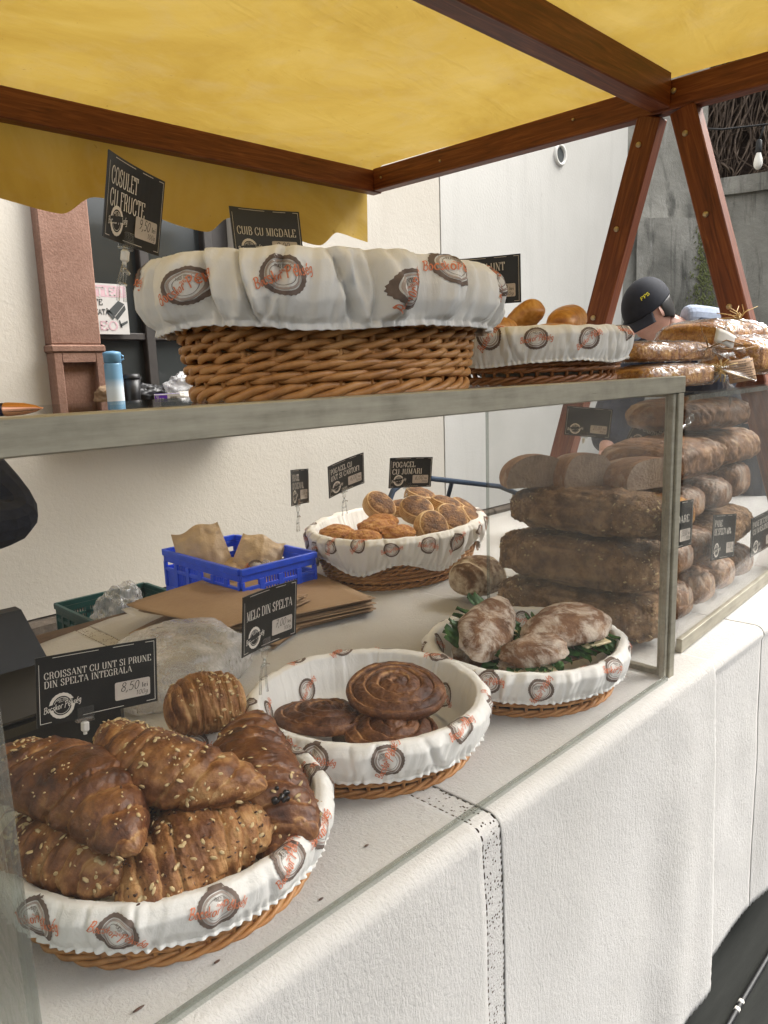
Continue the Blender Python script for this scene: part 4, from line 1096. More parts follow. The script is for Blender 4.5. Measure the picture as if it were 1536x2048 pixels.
    if inside:
        for k in range(max(5, nlogo // 2)): spots.append((2 * math.pi * (k + .5 + r2.uniform(-.3, .3)) / max(5, nlogo // 2), srim * r2.uniform(.35, .8), r2.uniform(-1, 1) + math.pi))
    for t0, s0, ro in spots:
        q = .84 * logo_scale * r2.uniform(.92, 1.05)
        place(*badge, brown, t0, s0, ro, q, .0011); place(*badge_in, taupe, t0, s0, ro, q, .0011); place(*inner, brown, t0, s0, ro, q, .0011)
        place(ht - (hw / 2, -.0085), hf, brown, t0, s0, ro, q, .0013); place(ct - (cw_ / 2, -.0035), cf, orange, t0, s0, ro, q, .0013)
        place(sct - (scw / 2, .006), scf, orange, t0, s0, ro + .42, q, .0016)
    for nme, b_, mt in (('badge_print', brown, 'brown_print'), ('badge_print', taupe, 'taupe_print'), ('script_print', orange, 'orange_print')):
        tag(obj(nme, b_, M[mt], lin, True, world=False), kind='stuff')
    return root
SH = 1.3730
wicker_basket('big oval wicker basket with ruffled white cover on top of the case', (-.674, .185, SH), 0, .203, .128, .226, .150, .150, 30, 10, .0044, .068, .012, 11, nlogo=13, fold=.0165, nfold=(9, 22), hemvar=.05, border=.010, inside=False, lam=1.0)
wicker_basket('low wicker basket of golden rolls on top of the case', (-.165, .200, SH), R(-12), .150, .105, .172, .125, .083, 34, 6, .0034, .046, .004, 23, 'wicker_red', nlogo=11, fold=.004, border=.007, logo_scale=.9)
wicker_basket('round wicker basket heaped with croissants at the case corner', (-.962, .215, TZ + .004), 0, .168, .168, .186, .186, .074, 40, 5, .0031, .036, .004, 31, 'wicker', nlogo=13, fold=.0035, border=.0065, hemvar=.06)
wicker_basket('round wicker basket with three spiral buns', (-.583, .250, TZ + .004), 0, .158, .158, .180, .180, .082, 40, 5, .0031, .044, .004, 37, 'wicker', nlogo=12, fold=.0045, border=.0065, hemvar=.06)
wicker_basket('round wicker basket of sandwiches beside the corner post', (-.205, .205, TZ + .004), 0, .160, .155, .182, .176, .078, 40, 5, .0031, .040, .004, 43, 'wicker', nlogo=11, fold=.0045, border=.0065, hemvar=.08)
wicker_basket('wide wicker basket full of scones at the back of the table', (.27, .985, TZ + .004), R(10), .255, .185, .305, .225, .145, 50, 9, .0040, .075, .006, 53, 'wicker', nlogo=18, fold=.007, hemvar=.40, border=.008)

# ================================================================== PASTRIES
def seeds_on(V, Nn, count, kinds, seed, parent, sel):
    r = random.Random(seed); packs = {k: MB() for k in kinds}
    idx = [i for i in range(len(V)) if sel(V[i], Nn[i])]
    if not idx: return
    cents = [r.choice(idx) for _ in range(max(2, count // 16))]
    for _ in range(count):
        if r.random() < .75:
            c = V[r.choice(cents)]; i = min((r.choice(idx) for _ in range(14)), key=lambda q: np.linalg.norm(V[q] - c))
        else: i = r.choice(idx)
        k = r.choices(list(kinds), list(kinds.values()))[0]
        L, w_, h_ = {'oat': (.0042, .0022, .0007), 'sesame': (.0016, .0010, .0006), 'flax': (.0024, .0012, .0008)}[k]
        L *= r.uniform(.75, 1.25); n = Vector(Nn[i]); a = r.uniform(0, 6.28)
        F = frame(n + Vector((r.gauss(0, .2), r.gauss(0, .2), r.gauss(0, .2))), (math.cos(a), math.sin(a), .3)); mb = packs[k]
        ring = []
        for z_, s_ in ((0, .75), (h_, 1.0), (h_ * 1.8, .55)):
            for q in range(6):
                t = q * math.pi / 3; ring.append(F @ Vector((L * s_ * math.cos(t), w_ * s_ * math.sin(t), z_)))
        base = V[i] + np.array((r.uniform(-.002, .002), r.uniform(-.002, .002), 0))
        vs = np.array(ring) + base
        fs = [(a_ * 6 + b, a_ * 6 + (b + 1) % 6, a_ * 6 + 6 + (b + 1) % 6, a_ * 6 + 6 + b) for a_ in range(2) for b in range(6)] + [tuple(12 + b for b in range(6))]
        mb.add(vs, fs)
    for k, mb in packs.items():
        if mb.n: tag(obj(k + '_seeds' if k != 'oat' else 'oat_flakes', mb, M[k], parent, world=False), kind='stuff')

def croissant(label, p0, p1, thick, mat, seed, curve=.25, segs=(.2, .43, .66, .86), seeds=None, up=(0, 0, 1), flat=.86, cat='croissant', group='croissants in the round basket', filling=False, tip=.30):
    p0 = Vector(p0); p1 = Vector(p1); c = (p0 + p1) / 2; x = (p1 - p0); L = x.length; x.normalize()
    u = Vector(up); u = (u - x * u.dot(x)).normalized(); y = u.cross(x)
    root = empty('croissant', c, Matrix((x, y, u)).transposed()); tag(root, label, cat, group)
    n, m = 170, 72; r = random.Random(seed); ph = r.uniform(0, 6.28); hand = r.choice((-1, 1))
    P = np.zeros((n, m, 3)); tone = np.zeros((n, m))
    B = [0] + list(segs) + [1.0001]
    for i in range(n):
        s = -1 + 2 * i / (n - 1)
        for j in range(m):
            v = 2 * math.pi * j / m
            cv, sv = math.cos(v), math.sin(v)
            sl = s + hand * .16 * math.sin(v + ph) * (1 - abs(s) ** 3) + .055 * nz((s * 2, cv, sv), 1.4, seed) + .016 * nz((s * 6, 2 * cv, 2 * sv), 2.5, seed + 1)
            a = min(.9999, abs(sl))
            k = max(q for q in range(len(B) - 1) if B[q] <= a); f = (a - B[k]) / (B[k + 1] - B[k])
            env = (1 - (abs(s) ** 2.3) * (1 - tip)) * (max(0, 1 - abs(s) ** 9)) ** .5
            st = 1.0
            if k == 0: bul = 1.06 + .0 * f
            else: bul = .80 + .26 * math.sin(math.pi * min(1, f * .80 + .10)) ** .65
            if k == 0: bul = 1.0 + .07 * math.sqrt(max(0, 1 - (f * .55) ** 2)) - .0
            rr = thick * env * bul * (1 + .05 * nz((s * 2.2, math.cos(v), math.sin(v)), 1.3, seed + 3) + .055 * nz((s * 7, 2 * cv, 2 * sv), 2, seed + 5) + .024 * nz((s * 22, 5 * cv, 5 * sv), 2, seed + 6) + .005 * math.sin(34 * f + 5 * nz((s * 3, cv, sv), 2, seed)) * (k > 0))
            zf = flat * (1.0 if math.sin(v) > 0 else .78)
            P[i, j] = (s * L / 2, rr * math.cos(v) + curve * L * (.5 - (abs(s)) ** 2) * .5, rr * math.sin(v) * zf)
            gr = (max(0, 1 - f / .30) * (.45 + .9 * abs(nz((s * 9, 3 * cv, 3 * sv), 1.7, seed + 2))) + .12 * max(0, math.sin(34 * f + 5 * nz((s * 3, cv, sv), 2, seed)))) if k > 0 else 0
            tone[i, j] = .38 + .55 * gr + .40 * nz((s * 4, math.cos(v) * 1.5, math.sin(v) * 1.5), 1.4, seed + 8) - .10 * max(0, math.sin(v)) + (.16 if abs(s) > .9 else 0)
    mb = MB(); mb.grid(np.concatenate([P, P[:, :1]], 1), tone=np.concatenate([tone, tone[:, :1]], 1), flip=True)
    body = obj('pastry', mb, M[mat], root, tone=True, world=False)
    if filling:
        fb = MB(); fr_ = random.Random(seed); rot = np.array(frame(filling[1], (1, 0, 0)))
        for q in range(11):
            rr = fr_.uniform(.0022, .0046); o_ = rot @ np.array((fr_.gauss(0, .0050), fr_.gauss(0, .0036), fr_.uniform(-.001, .0008)))
            fb.lathe([(rr * .2, -rr), (rr * .8, -rr * .6), (rr, 0), (rr * .7, rr * .6), (rr * .1, rr * .9)], tuple(np.array(filling[0]) + o_), 8)
        obj('plum_filling', fb, M['plum_filling'], root)
    if seeds:
        du = np.gradient(P, axis=0); dv = np.gradient(P, axis=1); N = np.cross(dv, du); N /= np.linalg.norm(N, axis=2)[..., None] + 1e-9
        cen = P.mean(1, keepdims=True); N *= np.sign(((P - cen) * N).sum(2))[..., None]
        mu = np.array(root.matrix_basis.to_3x3().inverted() @ Vector((-.35, -.45, .8)))
        seeds_on(P.reshape(-1, 3), N.reshape(-1, 3), seeds[0], seeds[1], seed, body, lambda p, q: q.dot(mu) > .25 and abs(p[0]) < L * .45)
    return root
croissant('dark glossy croissant on top of the heap nearest the acrylic edge', (-1.130, .330, .975), (-1.050, .085, .935), .050, 'croissant_dark', 1, .30, seeds=(95, {'sesame': 5, 'oat': 1, 'flax': 1}))
croissant('seeded croissant across the top of the heap', (-1.02, .285, .975), (-.935, .060, .945), .046, 'croissant_mid', 2, -.28, seeds=(190, {'sesame': 4, 'oat': 3}), tip=.34)
croissant('upright dark croissant leaking plum filling at the basket side', (-.832, .240, .945), (-.905, .030, .885), .052, 'croissant_dark', 3, -.30, seeds=(60, {'sesame': 1, 'oat': 3}), filling=((-.908, .056, .931), (-.45, -.60, .65)))
croissant('oat topped croissant low in the basket by the acrylic edge', (-1.125, .275, .905), (-1.068, .105, .890), .048, 'croissant_mid', 4, .15, seeds=(130, {'sesame': 2, 'oat': 4}))
croissant('large pale croissant scattered with brown flax seeds at the front', (-1.095, .098, .872), (-.905, .085, .900),   .055, 'croissant_pale', 5, .28, segs=(.26, .5, .72, .9), seeds=(240, {'flax': 5, 'oat': 2, 'sesame': 1}))
croissant('short croissant showing its rolled end at the back of the heap', (-.880, .365, .925), (-.770, .320, .930), .046, 'croissant_pale', 6, .05, segs=(.3, .6, .85), seeds=(60, {'oat': 3, 'sesame': 2}), tip=.62, flat=1.0)
croissant('half hidden seeded croissant in the middle of the heap', (-1.03, .20, .885), (-.90, .155, .885), .046, 'croissant_pale', 7, .1, seeds=(80, {'flax': 3, 'oat': 2}))
croissant('buried croissant under the heap beside the sign clip', (-1.0, .34, .880), (-.88, .24, .880), .042, 'croissant_mid', 8, .1)

croissant('small dark croissant wedged at the front beside the pale one', (-.935, .045, .865), (-.83, .105, .870), .040, 'croissant_mid', 9, .1, seeds=(40, {'oat': 3, 'sesame': 2}))
croissant('croissant end peeping out beside the acrylic edge', (-1.135, .19, .872), (-1.10, .30, .870), .042, 'croissant_pale', 10, .1, seeds=(30, {'oat': 3, 'sesame': 2}))

def bun_grid(fn, n, m): 
    P = np.zeros((n, m, 3)); T = np.zeros((n, m))
    for i in range(n):
        for j in range(m): P[i, j], T[i, j] = fn(i / (n - 1), 2 * math.pi * j / m)
    return P, T
def spiral_bun(label, loc, rad, hgt, tilt, seed):
    root = empty('spiral_bun', loc, Matrix.Rotation(tilt[2], 3, 'Z') @ Matrix.Rotation(tilt[0], 3, 'X') @ Matrix.Rotation(tilt[1], 3, 'Y')); tag(root, label, 'spiral bun', 'spiral buns in the round basket')
    turns = 3.6
    def fn(u, v):
        # u 0 top centre -> 1 bottom centre
        if u < .62:
            rr = u / .62; r = rad * rr
            sp = (rr * turns - v / (2 * math.pi)) % 1.0
            sp = (sp + .05 * nz((r * 30 * math.cos(v), r * 30 * math.sin(v), 0), 1.5, seed)) % 1.0
            rid = math.sin(math.pi * sp ** .8) ** .5
            z = hgt * (1 - .42 * rr ** 2.2) - hgt * .26 * (1 - rid) * (1 if rr < .93 else max(0, (1 - rr) / .07)) + hgt * .10 * (1 - rr)
            z += .0030 * nz((r * math.cos(v), r * math.sin(v), 0), 60, seed) + .0016 * nz((r * math.cos(v), r * math.sin(v), 0), 180, seed)
            tone = .34 + .75 * max(0, 1 - abs(sp - .14) / .12) * (.4 + .9 * abs(nz((r * math.cos(v), r * math.sin(v), 3), 40, seed))) + .35 * nz((r * math.cos(v), r * math.sin(v), 1), 30, seed) + (.15 if sp > .85 else 0)
        else:
            q = (u - .62) / .38
            if q < .5:
                a = q / .5 * math.pi * .75; r = rad * (1 + .045 * math.sin(a)) - rad * .12 * max(0, q - .3); z = hgt * .58 * math.cos(a * .9) * .5 + hgt * .29 - .1 * hgt * q
                tone = .42 + .2 * nz((v * 3, q * 4, 0), 1.5, seed)
            else: r = rad * (1 - (q - .5) / .5) * .95; z = 0; tone = .5
        w = 1 + .035 * math.sin(v + seed) + .02 * math.sin(3 * v + seed)
        return (r * w * math.cos(v), r * w * math.sin(v), z), tone
    P, T = bun_grid(fn, 110, 110)
    mb = MB(); mb.grid(np.concatenate([P, P[:, :1]], 1), tone=np.concatenate([T, T[:, :1]], 1)); obj('pastry', mb, M['snail'], root, tone=True, world=False); return root
spiral_bun('topmost large spiral bun leaning on two others', (-.556, .212, .888), .077, .031, (R(5), R(-7), .6), 1)
spiral_bun('dark flat spiral bun on the sign side of the basket', (-.655, .278, .858), .072, .030, (R(8), R(-4), 2.4), 2)
spiral_bun('spiral bun tucked under the topmost one', (-.612, .170, .852), .070, .031, (R(-3), R(4), 4.2), 3)

def scone(label, loc, rad, hgt, rot, seed, kind='scone'):
    root = empty('scone', loc, rot); tag(root, label, 'scone', 'scones in the wide basket')
    if kind == 'scone':
        def fn(u, v):
            if u < .4: r = rad * .93 * u / .4; z = hgt - .007 * (u / .4) ** 6 + .006 * (1 - (u / .4) ** 2) + .0016 * nz((r * math.cos(v), r * math.sin(v), 0), 120, seed); t = .45 + .35 * nz((r * math.cos(v), r * math.sin(v), 0), 45, seed) + .35 * (u / .4) ** 8
            elif u < .85:
                q = (u - .4) / .45; r = rad * (.95 + .07 * math.sin(math.pi * q) ** .6 + .018 * math.sin(q * 40) * (.4 + .6 * abs(nz((v, q, 0), 2, seed)))); z = (hgt - .007) * (1 - q); t = .5 + .3 * math.sin(q * 40) + .2 * nz((v * 3, q * 3, 0), 1.5, seed)
            else: r = rad * .9 * (1 - (u - .85) / .15); z = 0; t = .4
            return (r * math.cos(v), r * math.sin(v) * (1 + .04 * math.sin(v + seed)), z), t
        P, T = bun_grid(fn, 70, 48); k = 27
        mb = MB(); mb.grid(np.concatenate([P[k:], P[k:, :1]], 1), tone=np.concatenate([T[k:], T[k:, :1]], 1)); obj('crumb_side', mb, M['scone_side'], root, tone=True, world=False)
        mb = MB(); mb.grid(np.concatenate([P[:k + 1], P[:k + 1, :1]], 1), tone=np.concatenate([T[:k + 1], T[:k + 1, :1]], 1)); obj('seeded_top', mb, M['scone_top'], root, tone=True, world=False)
    else:
        def fn(u, v):
            a = u * math.pi; d = np.array((math.sin(a) * math.cos(v), math.sin(a) * math.sin(v), math.cos(a)))
            k = 1 + .14 * nz(d, 2.2, seed) + .06 * nz(d, 6, seed)
            return (rad * k * d[0], rad * k * d[1], hgt * .6 * k * d[2] + hgt * .5), .45 + .4 * nz(d, 3.5, seed + 2)
        P, T = bun_grid(fn, 40, 44)
        mb = MB(); mb.grid(np.concatenate([P, P[:, :1]], 1), tone=np.concatenate([T, T[:, :1]], 1)); obj('pastry', mb, M['cheese_bun'], root, tone=True, world=False)
    return root
RX = lambda a, b=0, c=0: Matrix.Rotation(c, 3, 'Z') @ Matrix.Rotation(b, 3, 'Y') @ Matrix.Rotation(a, 3, 'X')
for k, (x, y, z, lab) in enumerate(((.030, 1.00, .935, 'golden cheese scone nearest the CASCAVAL sign'), (.045, .905, .930, 'golden cheese scone at the front rim by the sign clips'), (.115, .935, .945, 'crusty cheese scone in the middle of the golden ones'),
                               (.135, .86, .935, 'golden cheese scone low at the front rim'), (.185, .975, .945, 'golden cheese scone touching the dark topped ones'), (.225, .825, .925, 'small golden piece under the dark topped scone'))):
    scone(lab, (x, y, z), .050 if k != 5 else .036, .040, RX(0, 0, k), 20 + k, 'cheese')
for k, (x, y, z, a, b, lab) in enumerate(((.245, 1.055, .985, .75, -.2, 'scone standing on its side behind the golden ones'), (.300, .945, .975, .45, -.35, 'dark topped scone on the heap crest'), (.235, .835, .950, .95, -.55, 'dark topped scone facing out at the front rim'),
        (.345, .850, .950, .7, -.3, 'dark topped scone beside the front one'), (.42, 1.035, .985, .3, .1, 'topmost scone at the back of the heap'), (.425, .935, .965, .3, .15, 'smooth topped scone behind the crest'),
        (.500, .93, .945, .5, .4, 'ridged scone at the far end of the heap'), (.42, .845, .935, .8, .35, 'scone on edge at the far rim'), (.355, 1.04, .955, .1, 0, 'half covered scone under the topmost one'))):
    scone(lab, (x, y, z), .052, .040, RX(a, b, .2), 40 + k)

def sandwich(label, p0, p1, w, seed, tiltx=0.0, top=1.0):
    p0 = Vector(p0); p1 = Vector(p1); c = (p0 + p1) / 2; x = p1 - p0; L = x.length; x.normalize(); u = Vector((0, 0, 1)); u = (u - x * u.dot(x)).normalized(); y = u.cross(x)
    root = empty('sandwich', c, Matrix((x, y, u)).transposed() @ Matrix.Rotation(tiltx, 3, 'X')); tag(root, label, 'sandwich', 'sandwiches in the round basket')
    def half(nm, z0, hz, s_, sgn):
        def fn(q, v):
            a = q * math.pi; d = (-math.cos(a), math.sin(a) * math.cos(v), math.sin(a) * math.sin(v))
            k = 1 + .10 * nz(d, 1.8, s_) + .05 * nz(d, 5, s_)
            xx = np.sign(d[0]) * abs(d[0]) ** .88 * L / 2; yy = d[1] * w / 2 * (1 + .1 * math.sin(xx * 30 + s_)); zz = d[2] * hz
            if sgn > 0 and zz < 0: zz *= .25
            if sgn < 0 and zz > 0: zz *= .25
            return (xx * k, yy * k, zz * k + z0 + .004 * math.sin(xx * 28 + s_)), .45 + .35 * nz(d, 3, s_)
        P, T = bun_grid(fn, 44, 36); mb = MB(); mb.grid(np.concatenate([P, P[:, :1]], 1), tone=np.concatenate([T, T[:, :1]], 1)); obj(nm, mb, M['rustic'], root, tone=True, world=False)
    half('bread_top', .022, .026 * top, seed, 1); half('bread_base', -.010, .020, seed + 4, -1)
    r = random.Random(seed)
    for k in range(46):
        t = r.uniform(-.44, .44) * L; sd = r.choice((-1, -1, 1)); wl = r.uniform(.010, .024); tw = r.uniform(-.9, .9); out = r.uniform(.006, .032); z0 = r.uniform(-.004, .016); cu = r.uniform(-1, 1)
        pts = []
        for i in range(6):
            for j in range(5):
                uu = i / 5; vv = j / 4 - .5; ww = wl * math.sin(math.pi * (.12 + .86 * uu)) ** .6
                pts.append((t + vv * ww + tw * uu * .014, sd * (w * .26 + uu * (w * .16 + out)), z0 + cu * .012 * uu * uu + .004 * math.sin(8 * vv + k + 4 * uu) * uu + .006 * vv * tw))
        mb = MB(); mb.grid(np.array(pts).reshape(6, 5, 3)); obj('salad_leaf', mb, M['leaf'], root, world=False)
    for k in range(3):
        mb = MB(); mb.box((r.uniform(-.3, .3) * L, -w * .38, .008), (.034, .03, .004), Matrix.Rotation(r.uniform(-.3, .3), 3, 'X'), bevel=.001); obj('cheese_slice', mb, M['cheese'], root, False, world=False)
    return root
sandwich('long floury sandwich leaning against the basket rim', (-.365, .225, .880), (-.165, .290, .920), .098, 3, R(30), 1.15)
sandwich('wide floury sandwich with dark greens at the front', (-.262, .175, .893), (-.070, .110, .895), .112, 7, R(14), 1.25)
sandwich('small plain sandwich end between the two larger ones', (-.335, .170, .880), (-.235, .100, .888), .082, 12, R(16), 1.1)

def loaf(label, p0, p1, w, h, mat, seed, name='loaf', cat='loaf', group='loaves in the low counter', rough=.05, square=.7, slashes=0, tone0=.45, crack=0, seeds=0):
    p0 = Vector(p0); p1 = Vector(p1); c = (p0 + p1) / 2; x = p1 - p0; L = x.length; x.normalize(); u = Vector((0, 0, 1)); u = (u - x * u.dot(x)).normalized(); y = u.cross(x)
    root = empty(name, c, Matrix((x, y, u)).transposed()); tag(root, label, cat, group)
    def fn(q, v):
        a = q * math.pi; d = (-math.cos(a), math.sin(a) * math.cos(v), math.sin(a) * math.sin(v)); sa = math.sin(a) ** .45
        cv, sv = math.cos(v), math.sin(v)
        pw = lambda t: math.copysign(abs(t) ** square, t)
        k = 1 + rough * nz((d[0] * 3, d[1] * 2, d[2] * 2), 1.5, seed) + rough * .5 * nz((d[0] * 8, d[1] * 3, d[2] * 3), 2.2, seed)
        sl = 0
        if slashes and sv > .1:
            s_ = (d[0] * .9 + .25 * cv) * slashes; f = abs((s_ % 1) - .5); sl = max(0, 1 - f / .16)
        zz = sa * pw(sv) * h / 2 * (1 if sv > 0 else .72)
        cr = 0
        if crack:
            dd, _ = mnoise.voronoi(Vector((d[0] * L * 13 + seed, cv * 1.9, sv * 1.9))); cr = max(0, 1 - (dd[1] - dd[0]) / .16); k *= 1 - crack * cr + crack * 1.2 * nz((d[0] * 30, cv * 5, sv * 5), 1.2, seed); zz *= 1 - crack * .6 * cr
        return (pw(d[0]) * L / 2, sa * pw(cv) * w / 2 * k, zz * k - sl * h * .05), tone0 + .35 * nz((d[0] * 5, d[1] * 3, d[2] * 3), 1.4, seed + 4) + .4 * sl - .22 * cr - (.10 if sv > .5 else 0)
    P, T = bun_grid(fn, 64, 40) if not crack else bun_grid(fn, 130, 64)
    mb = MB(); mb.grid(np.concatenate([P, P[:, :1]], 1), tone=np.concatenate([T, T[:, :1]], 1)); body = obj('crust', mb, M[mat], root, tone=True, world=False)
    if seeds:
        du = np.gradient(P, axis=0); dv = np.gradient(P, axis=1); N = np.cross(dv, du); N /= np.linalg.norm(N, axis=2)[..., None] + 1e-9; N *= np.sign(((P - P.mean(1, keepdims=True)) * N).sum(2))[..., None]
        seeds_on(P.reshape(-1, 3), N.reshape(-1, 3), seeds, {'oat': 2, 'sesame': 3, 'flax': 2}, seed, body, lambda p, q: q[2] > -.3)
    return root
for k, (z, lab) in enumerate(((.858, 'lowest seed crusted loaf behind the glass end'), (.966, 'middle seed crusted loaf of the stack behind the glass end'), (1.076, 'upper seed crusted loaf of the stack behind the glass end'))):
    loaf(lab, (.105 + .012 * k, .470 - .025 * (k == 2), z), (.125 - .010 * k, .075, z + .004 * k), (.150, .158, .142)[k], (.122, .126, .116)[k], 'seed_loaf', 60 + k, rough=.15, square=(.62, .58, .68)[k], crack=.035, seeds=420)
def half_loaf(label, loc, rz, w, h, d, seed):
    root = empty('cut_loaf', loc, Matrix.Rotation(rz, 3, 'Z')); tag(root, label, 'cut loaf', 'cut loaves on the stack')
    prof = [(w / 2 * math.copysign(abs(math.cos(t)) ** .8, math.cos(t)) * (1 + .03 * nz((t, 0, 0), 2, seed)), h * (max(0, math.sin(t)) ** .75) * (1 + .04 * nz((t, 1, 0), 2, seed))) for t in np.linspace(0, math.pi, 26)]
    prof[0] = (w / 2 * .95, 0); prof[-1] = (-w / 2 * .95, 0)
    mb = MB(); mb.add([(x, 0, z) for x, z in prof], [tuple(range(26))[::-1]], tone=.5); obj('cut_face', mb, M['crumb'], root, False, True, world=False)
    P = np.array([[(x * (1 - .25 * t ** 3), d * t + .0004, z * (1 - .35 * t ** 3)) for x, z in prof] for t in np.linspace(0, 1, 12)]); mb = MB(); mb.grid(P); mb.add(P[-1], [tuple(range(26))])
    obj('crust', mb, M['brown_loaf'], root, tone=True, world=False); return root
half_loaf('cut brown loaf showing its crumb, on the loaf stack', (.085, .365, 1.132), R(-38), .150, .072, .12, 1)
half_loaf('cut brown loaf overlapping the first on the stack', (.135, .265, 1.132), R(-30), .125, .078, .12, 2)
half_loaf('pale cut loaf nearest the corner post on the stack', (.205, .150, 1.132), R(-20), .150, .066, .14, 3)
# other loaves of the low counter
def L3(lab, x, y0, y1, z, w, h, mat, sd, **kw):
    y0 = max(y0, .072 + .063 * x); loaf(lab, (x, y1, z), (x + .01, y0, z), w, h, mat, sd, **kw)
L3('brown loaf with floury end low beside the post', .262, .085, .42, .860, .142, .115, 'brown_loaf', 71, slashes=4, crack=.03)
L3('brown loaf second from the cloth beside the post', .255, .090, .40, .965, .138, .105, 'brown_loaf', 72, crack=.03)
L3('round ended golden loaf behind the SOARE sign', .262, .092, .38, 1.062, .13, .095, 'plaited', 73)
L3('striped floury loaf at the counter foot', .410, .090, .42, .858, .150, .112, 'brown_loaf', 74, slashes=5, tone0=.65, crack=.03)
L3('brown loaf above the striped floury one', .405, .095, .42, .962, .145, .105, 'brown_loaf', 75, crack=.03)
L3('pale ended loaf low between the two signs', .565, .100, .42, .858, .150, .112, 'brown_loaf', 76, tone0=.6, crack=.03)
loaf('dark loaf above the pale ended one', (.50, .185, .965), (.80, .205, .965), .17, .108, 'seed_loaf', 77, crack=.04)
L3('flat loaf at the far foot of the counter', .725, .115, .42, .858, .155, .112, 'brown_loaf', 78, crack=.03)
loaf('flat loaf stacked at the far end of the counter', (.52, .345, .965), (.82, .355, .965), .13, .108, 'brown_loaf', 79, crack=.03)
L3('long loaf lying under the wide dark loaf', .405, .13, .44, 1.062, .165, .105, 'brown_loaf', 80, crack=.03)
L3('greenish brown loaf in the middle of the counter', .575, .13, .44, 1.062, .17, .105, 'brown_loaf', 81, tone0=.3, crack=.03)
loaf('wide loaf with dark crust near the counter top', (.28, .245, 1.165), (.585, .225, 1.165), .23, .115, 'brown_loaf', 82, tone0=.5, crack=.03)
loaf('wide loaf with pale flour near the counter top', (.60, .26, 1.165), (.90, .25, 1.165), .23, .115, 'brown_loaf', 85, tone0=.6, slashes=3, crack=.03)
loaf('big round brown loaf just under the counter top', (.47, .27, 1.262), (.80, .25, 1.262), .25, .10, 'brown_loaf', 83, tone0=.35, crack=.03)
L3('loaf at the far end under the big round one', .76, .15, .42, 1.075, .17, .13, 'brown_loaf', 84, crack=.03)
loaf('floury dark boule between the scone basket and the loaf stack', (.085, .60, .865), (.215, .585, .865), .135, .118, 'boule_mat', 90, 'boule', 'boule', None, .06, .95, 1.0, .55)
# rolls in the low basket
for k, (p, q, w, h, lab) in enumerate((((-.335, .235, 1.462), (-.20, .24, 1.466), .062, .056, 'golden roll low at the near end of the basket'), ((-.10, .31, 1.470), (-.105, .24, 1.515), .058, .056, 'golden roll standing on end in the basket'),
        ((-.165, .16, 1.470), (-.020, .215, 1.492), .064, .062, 'large golden roll at the far end of the basket'), ((-.26, .15, 1.450), (-.13, .14, 1.450), .060, .05, 'golden roll under the others in the basket'))):
    loaf(lab, p, q, w, h, 'golden_roll', 100 + k, 'bread_roll', 'bread roll', 'rolls in the low basket', .03, .9)

# ================================================================== SMALL THINGS
# --- kraft paper bags, stacked
def paper_sheet(label, c, w, l, rz, z, seed, curl=.004):
    root_rot = Matrix.Rotation(rz, 3, 'Z'); n, m = 14, 18; P = np.zeros((n, m, 3))
    for i in range(n):
        for j in range(m):
            u = (i / (n - 1) - .5) * w; v = (j / (m - 1) - .5) * l
            e = max(0, abs(v) / (l / 2) - .75) / .25
            P[i, j] = (u, v, .0008 * nz((u, v, 0), 12, seed) + curl * e * e * (1 + nz((u, v, 0), 5, seed)) * .5)
    mb = MB(); mb.grid(P, flip=True); o = obj('paper_bag', mb, M['kraft']); o.matrix_basis = Matrix.Translation((c[0], c[1], z)) @ root_rot.to_4x4()
    md = o.modifiers.new('thick', 'SOLIDIFY'); md.thickness = .0016; md.offset = -1
    tag(o, label, 'paper bag', 'stack of flat kraft paper bags'); return o
r = random.Random(5); z = TZ + .0075
for k in range(15):
    last = k == 14
    paper_sheet('brown paper bag on top of the back pile of the stack' if last else 'flat brown paper bag inside the back pile', (-.215 + r.uniform(-.012, .012), .935 + r.uniform(-.015, .015)), .30, .37, R(-12 + r.uniform(-4, 4)), z, k)
    z += .0030
z2 = z
for k in range(8):
    last = k == 7
    paper_sheet('brown paper bag on top of the near pile of the stack' if last else 'flat brown paper bag inside the near pile', (-.375 + r.uniform(-.015, .015) - .005 * k, .955 + r.uniform(-.015, .015)), .24, .34, R(14 + r.uniform(-5, 5)), z2, 40 + k, .007)
    z2 += .0025
for k in range(6):
    paper_sheet('flat brown paper bag fanned out under the near pile', (-.40 + r.uniform(-.02, .02), .93 + r.uniform(-.02, .02)), .24, .34, R(20 + r.uniform(-7, 7)), TZ + .0075 + .0025 * k, 60 + k, .004)
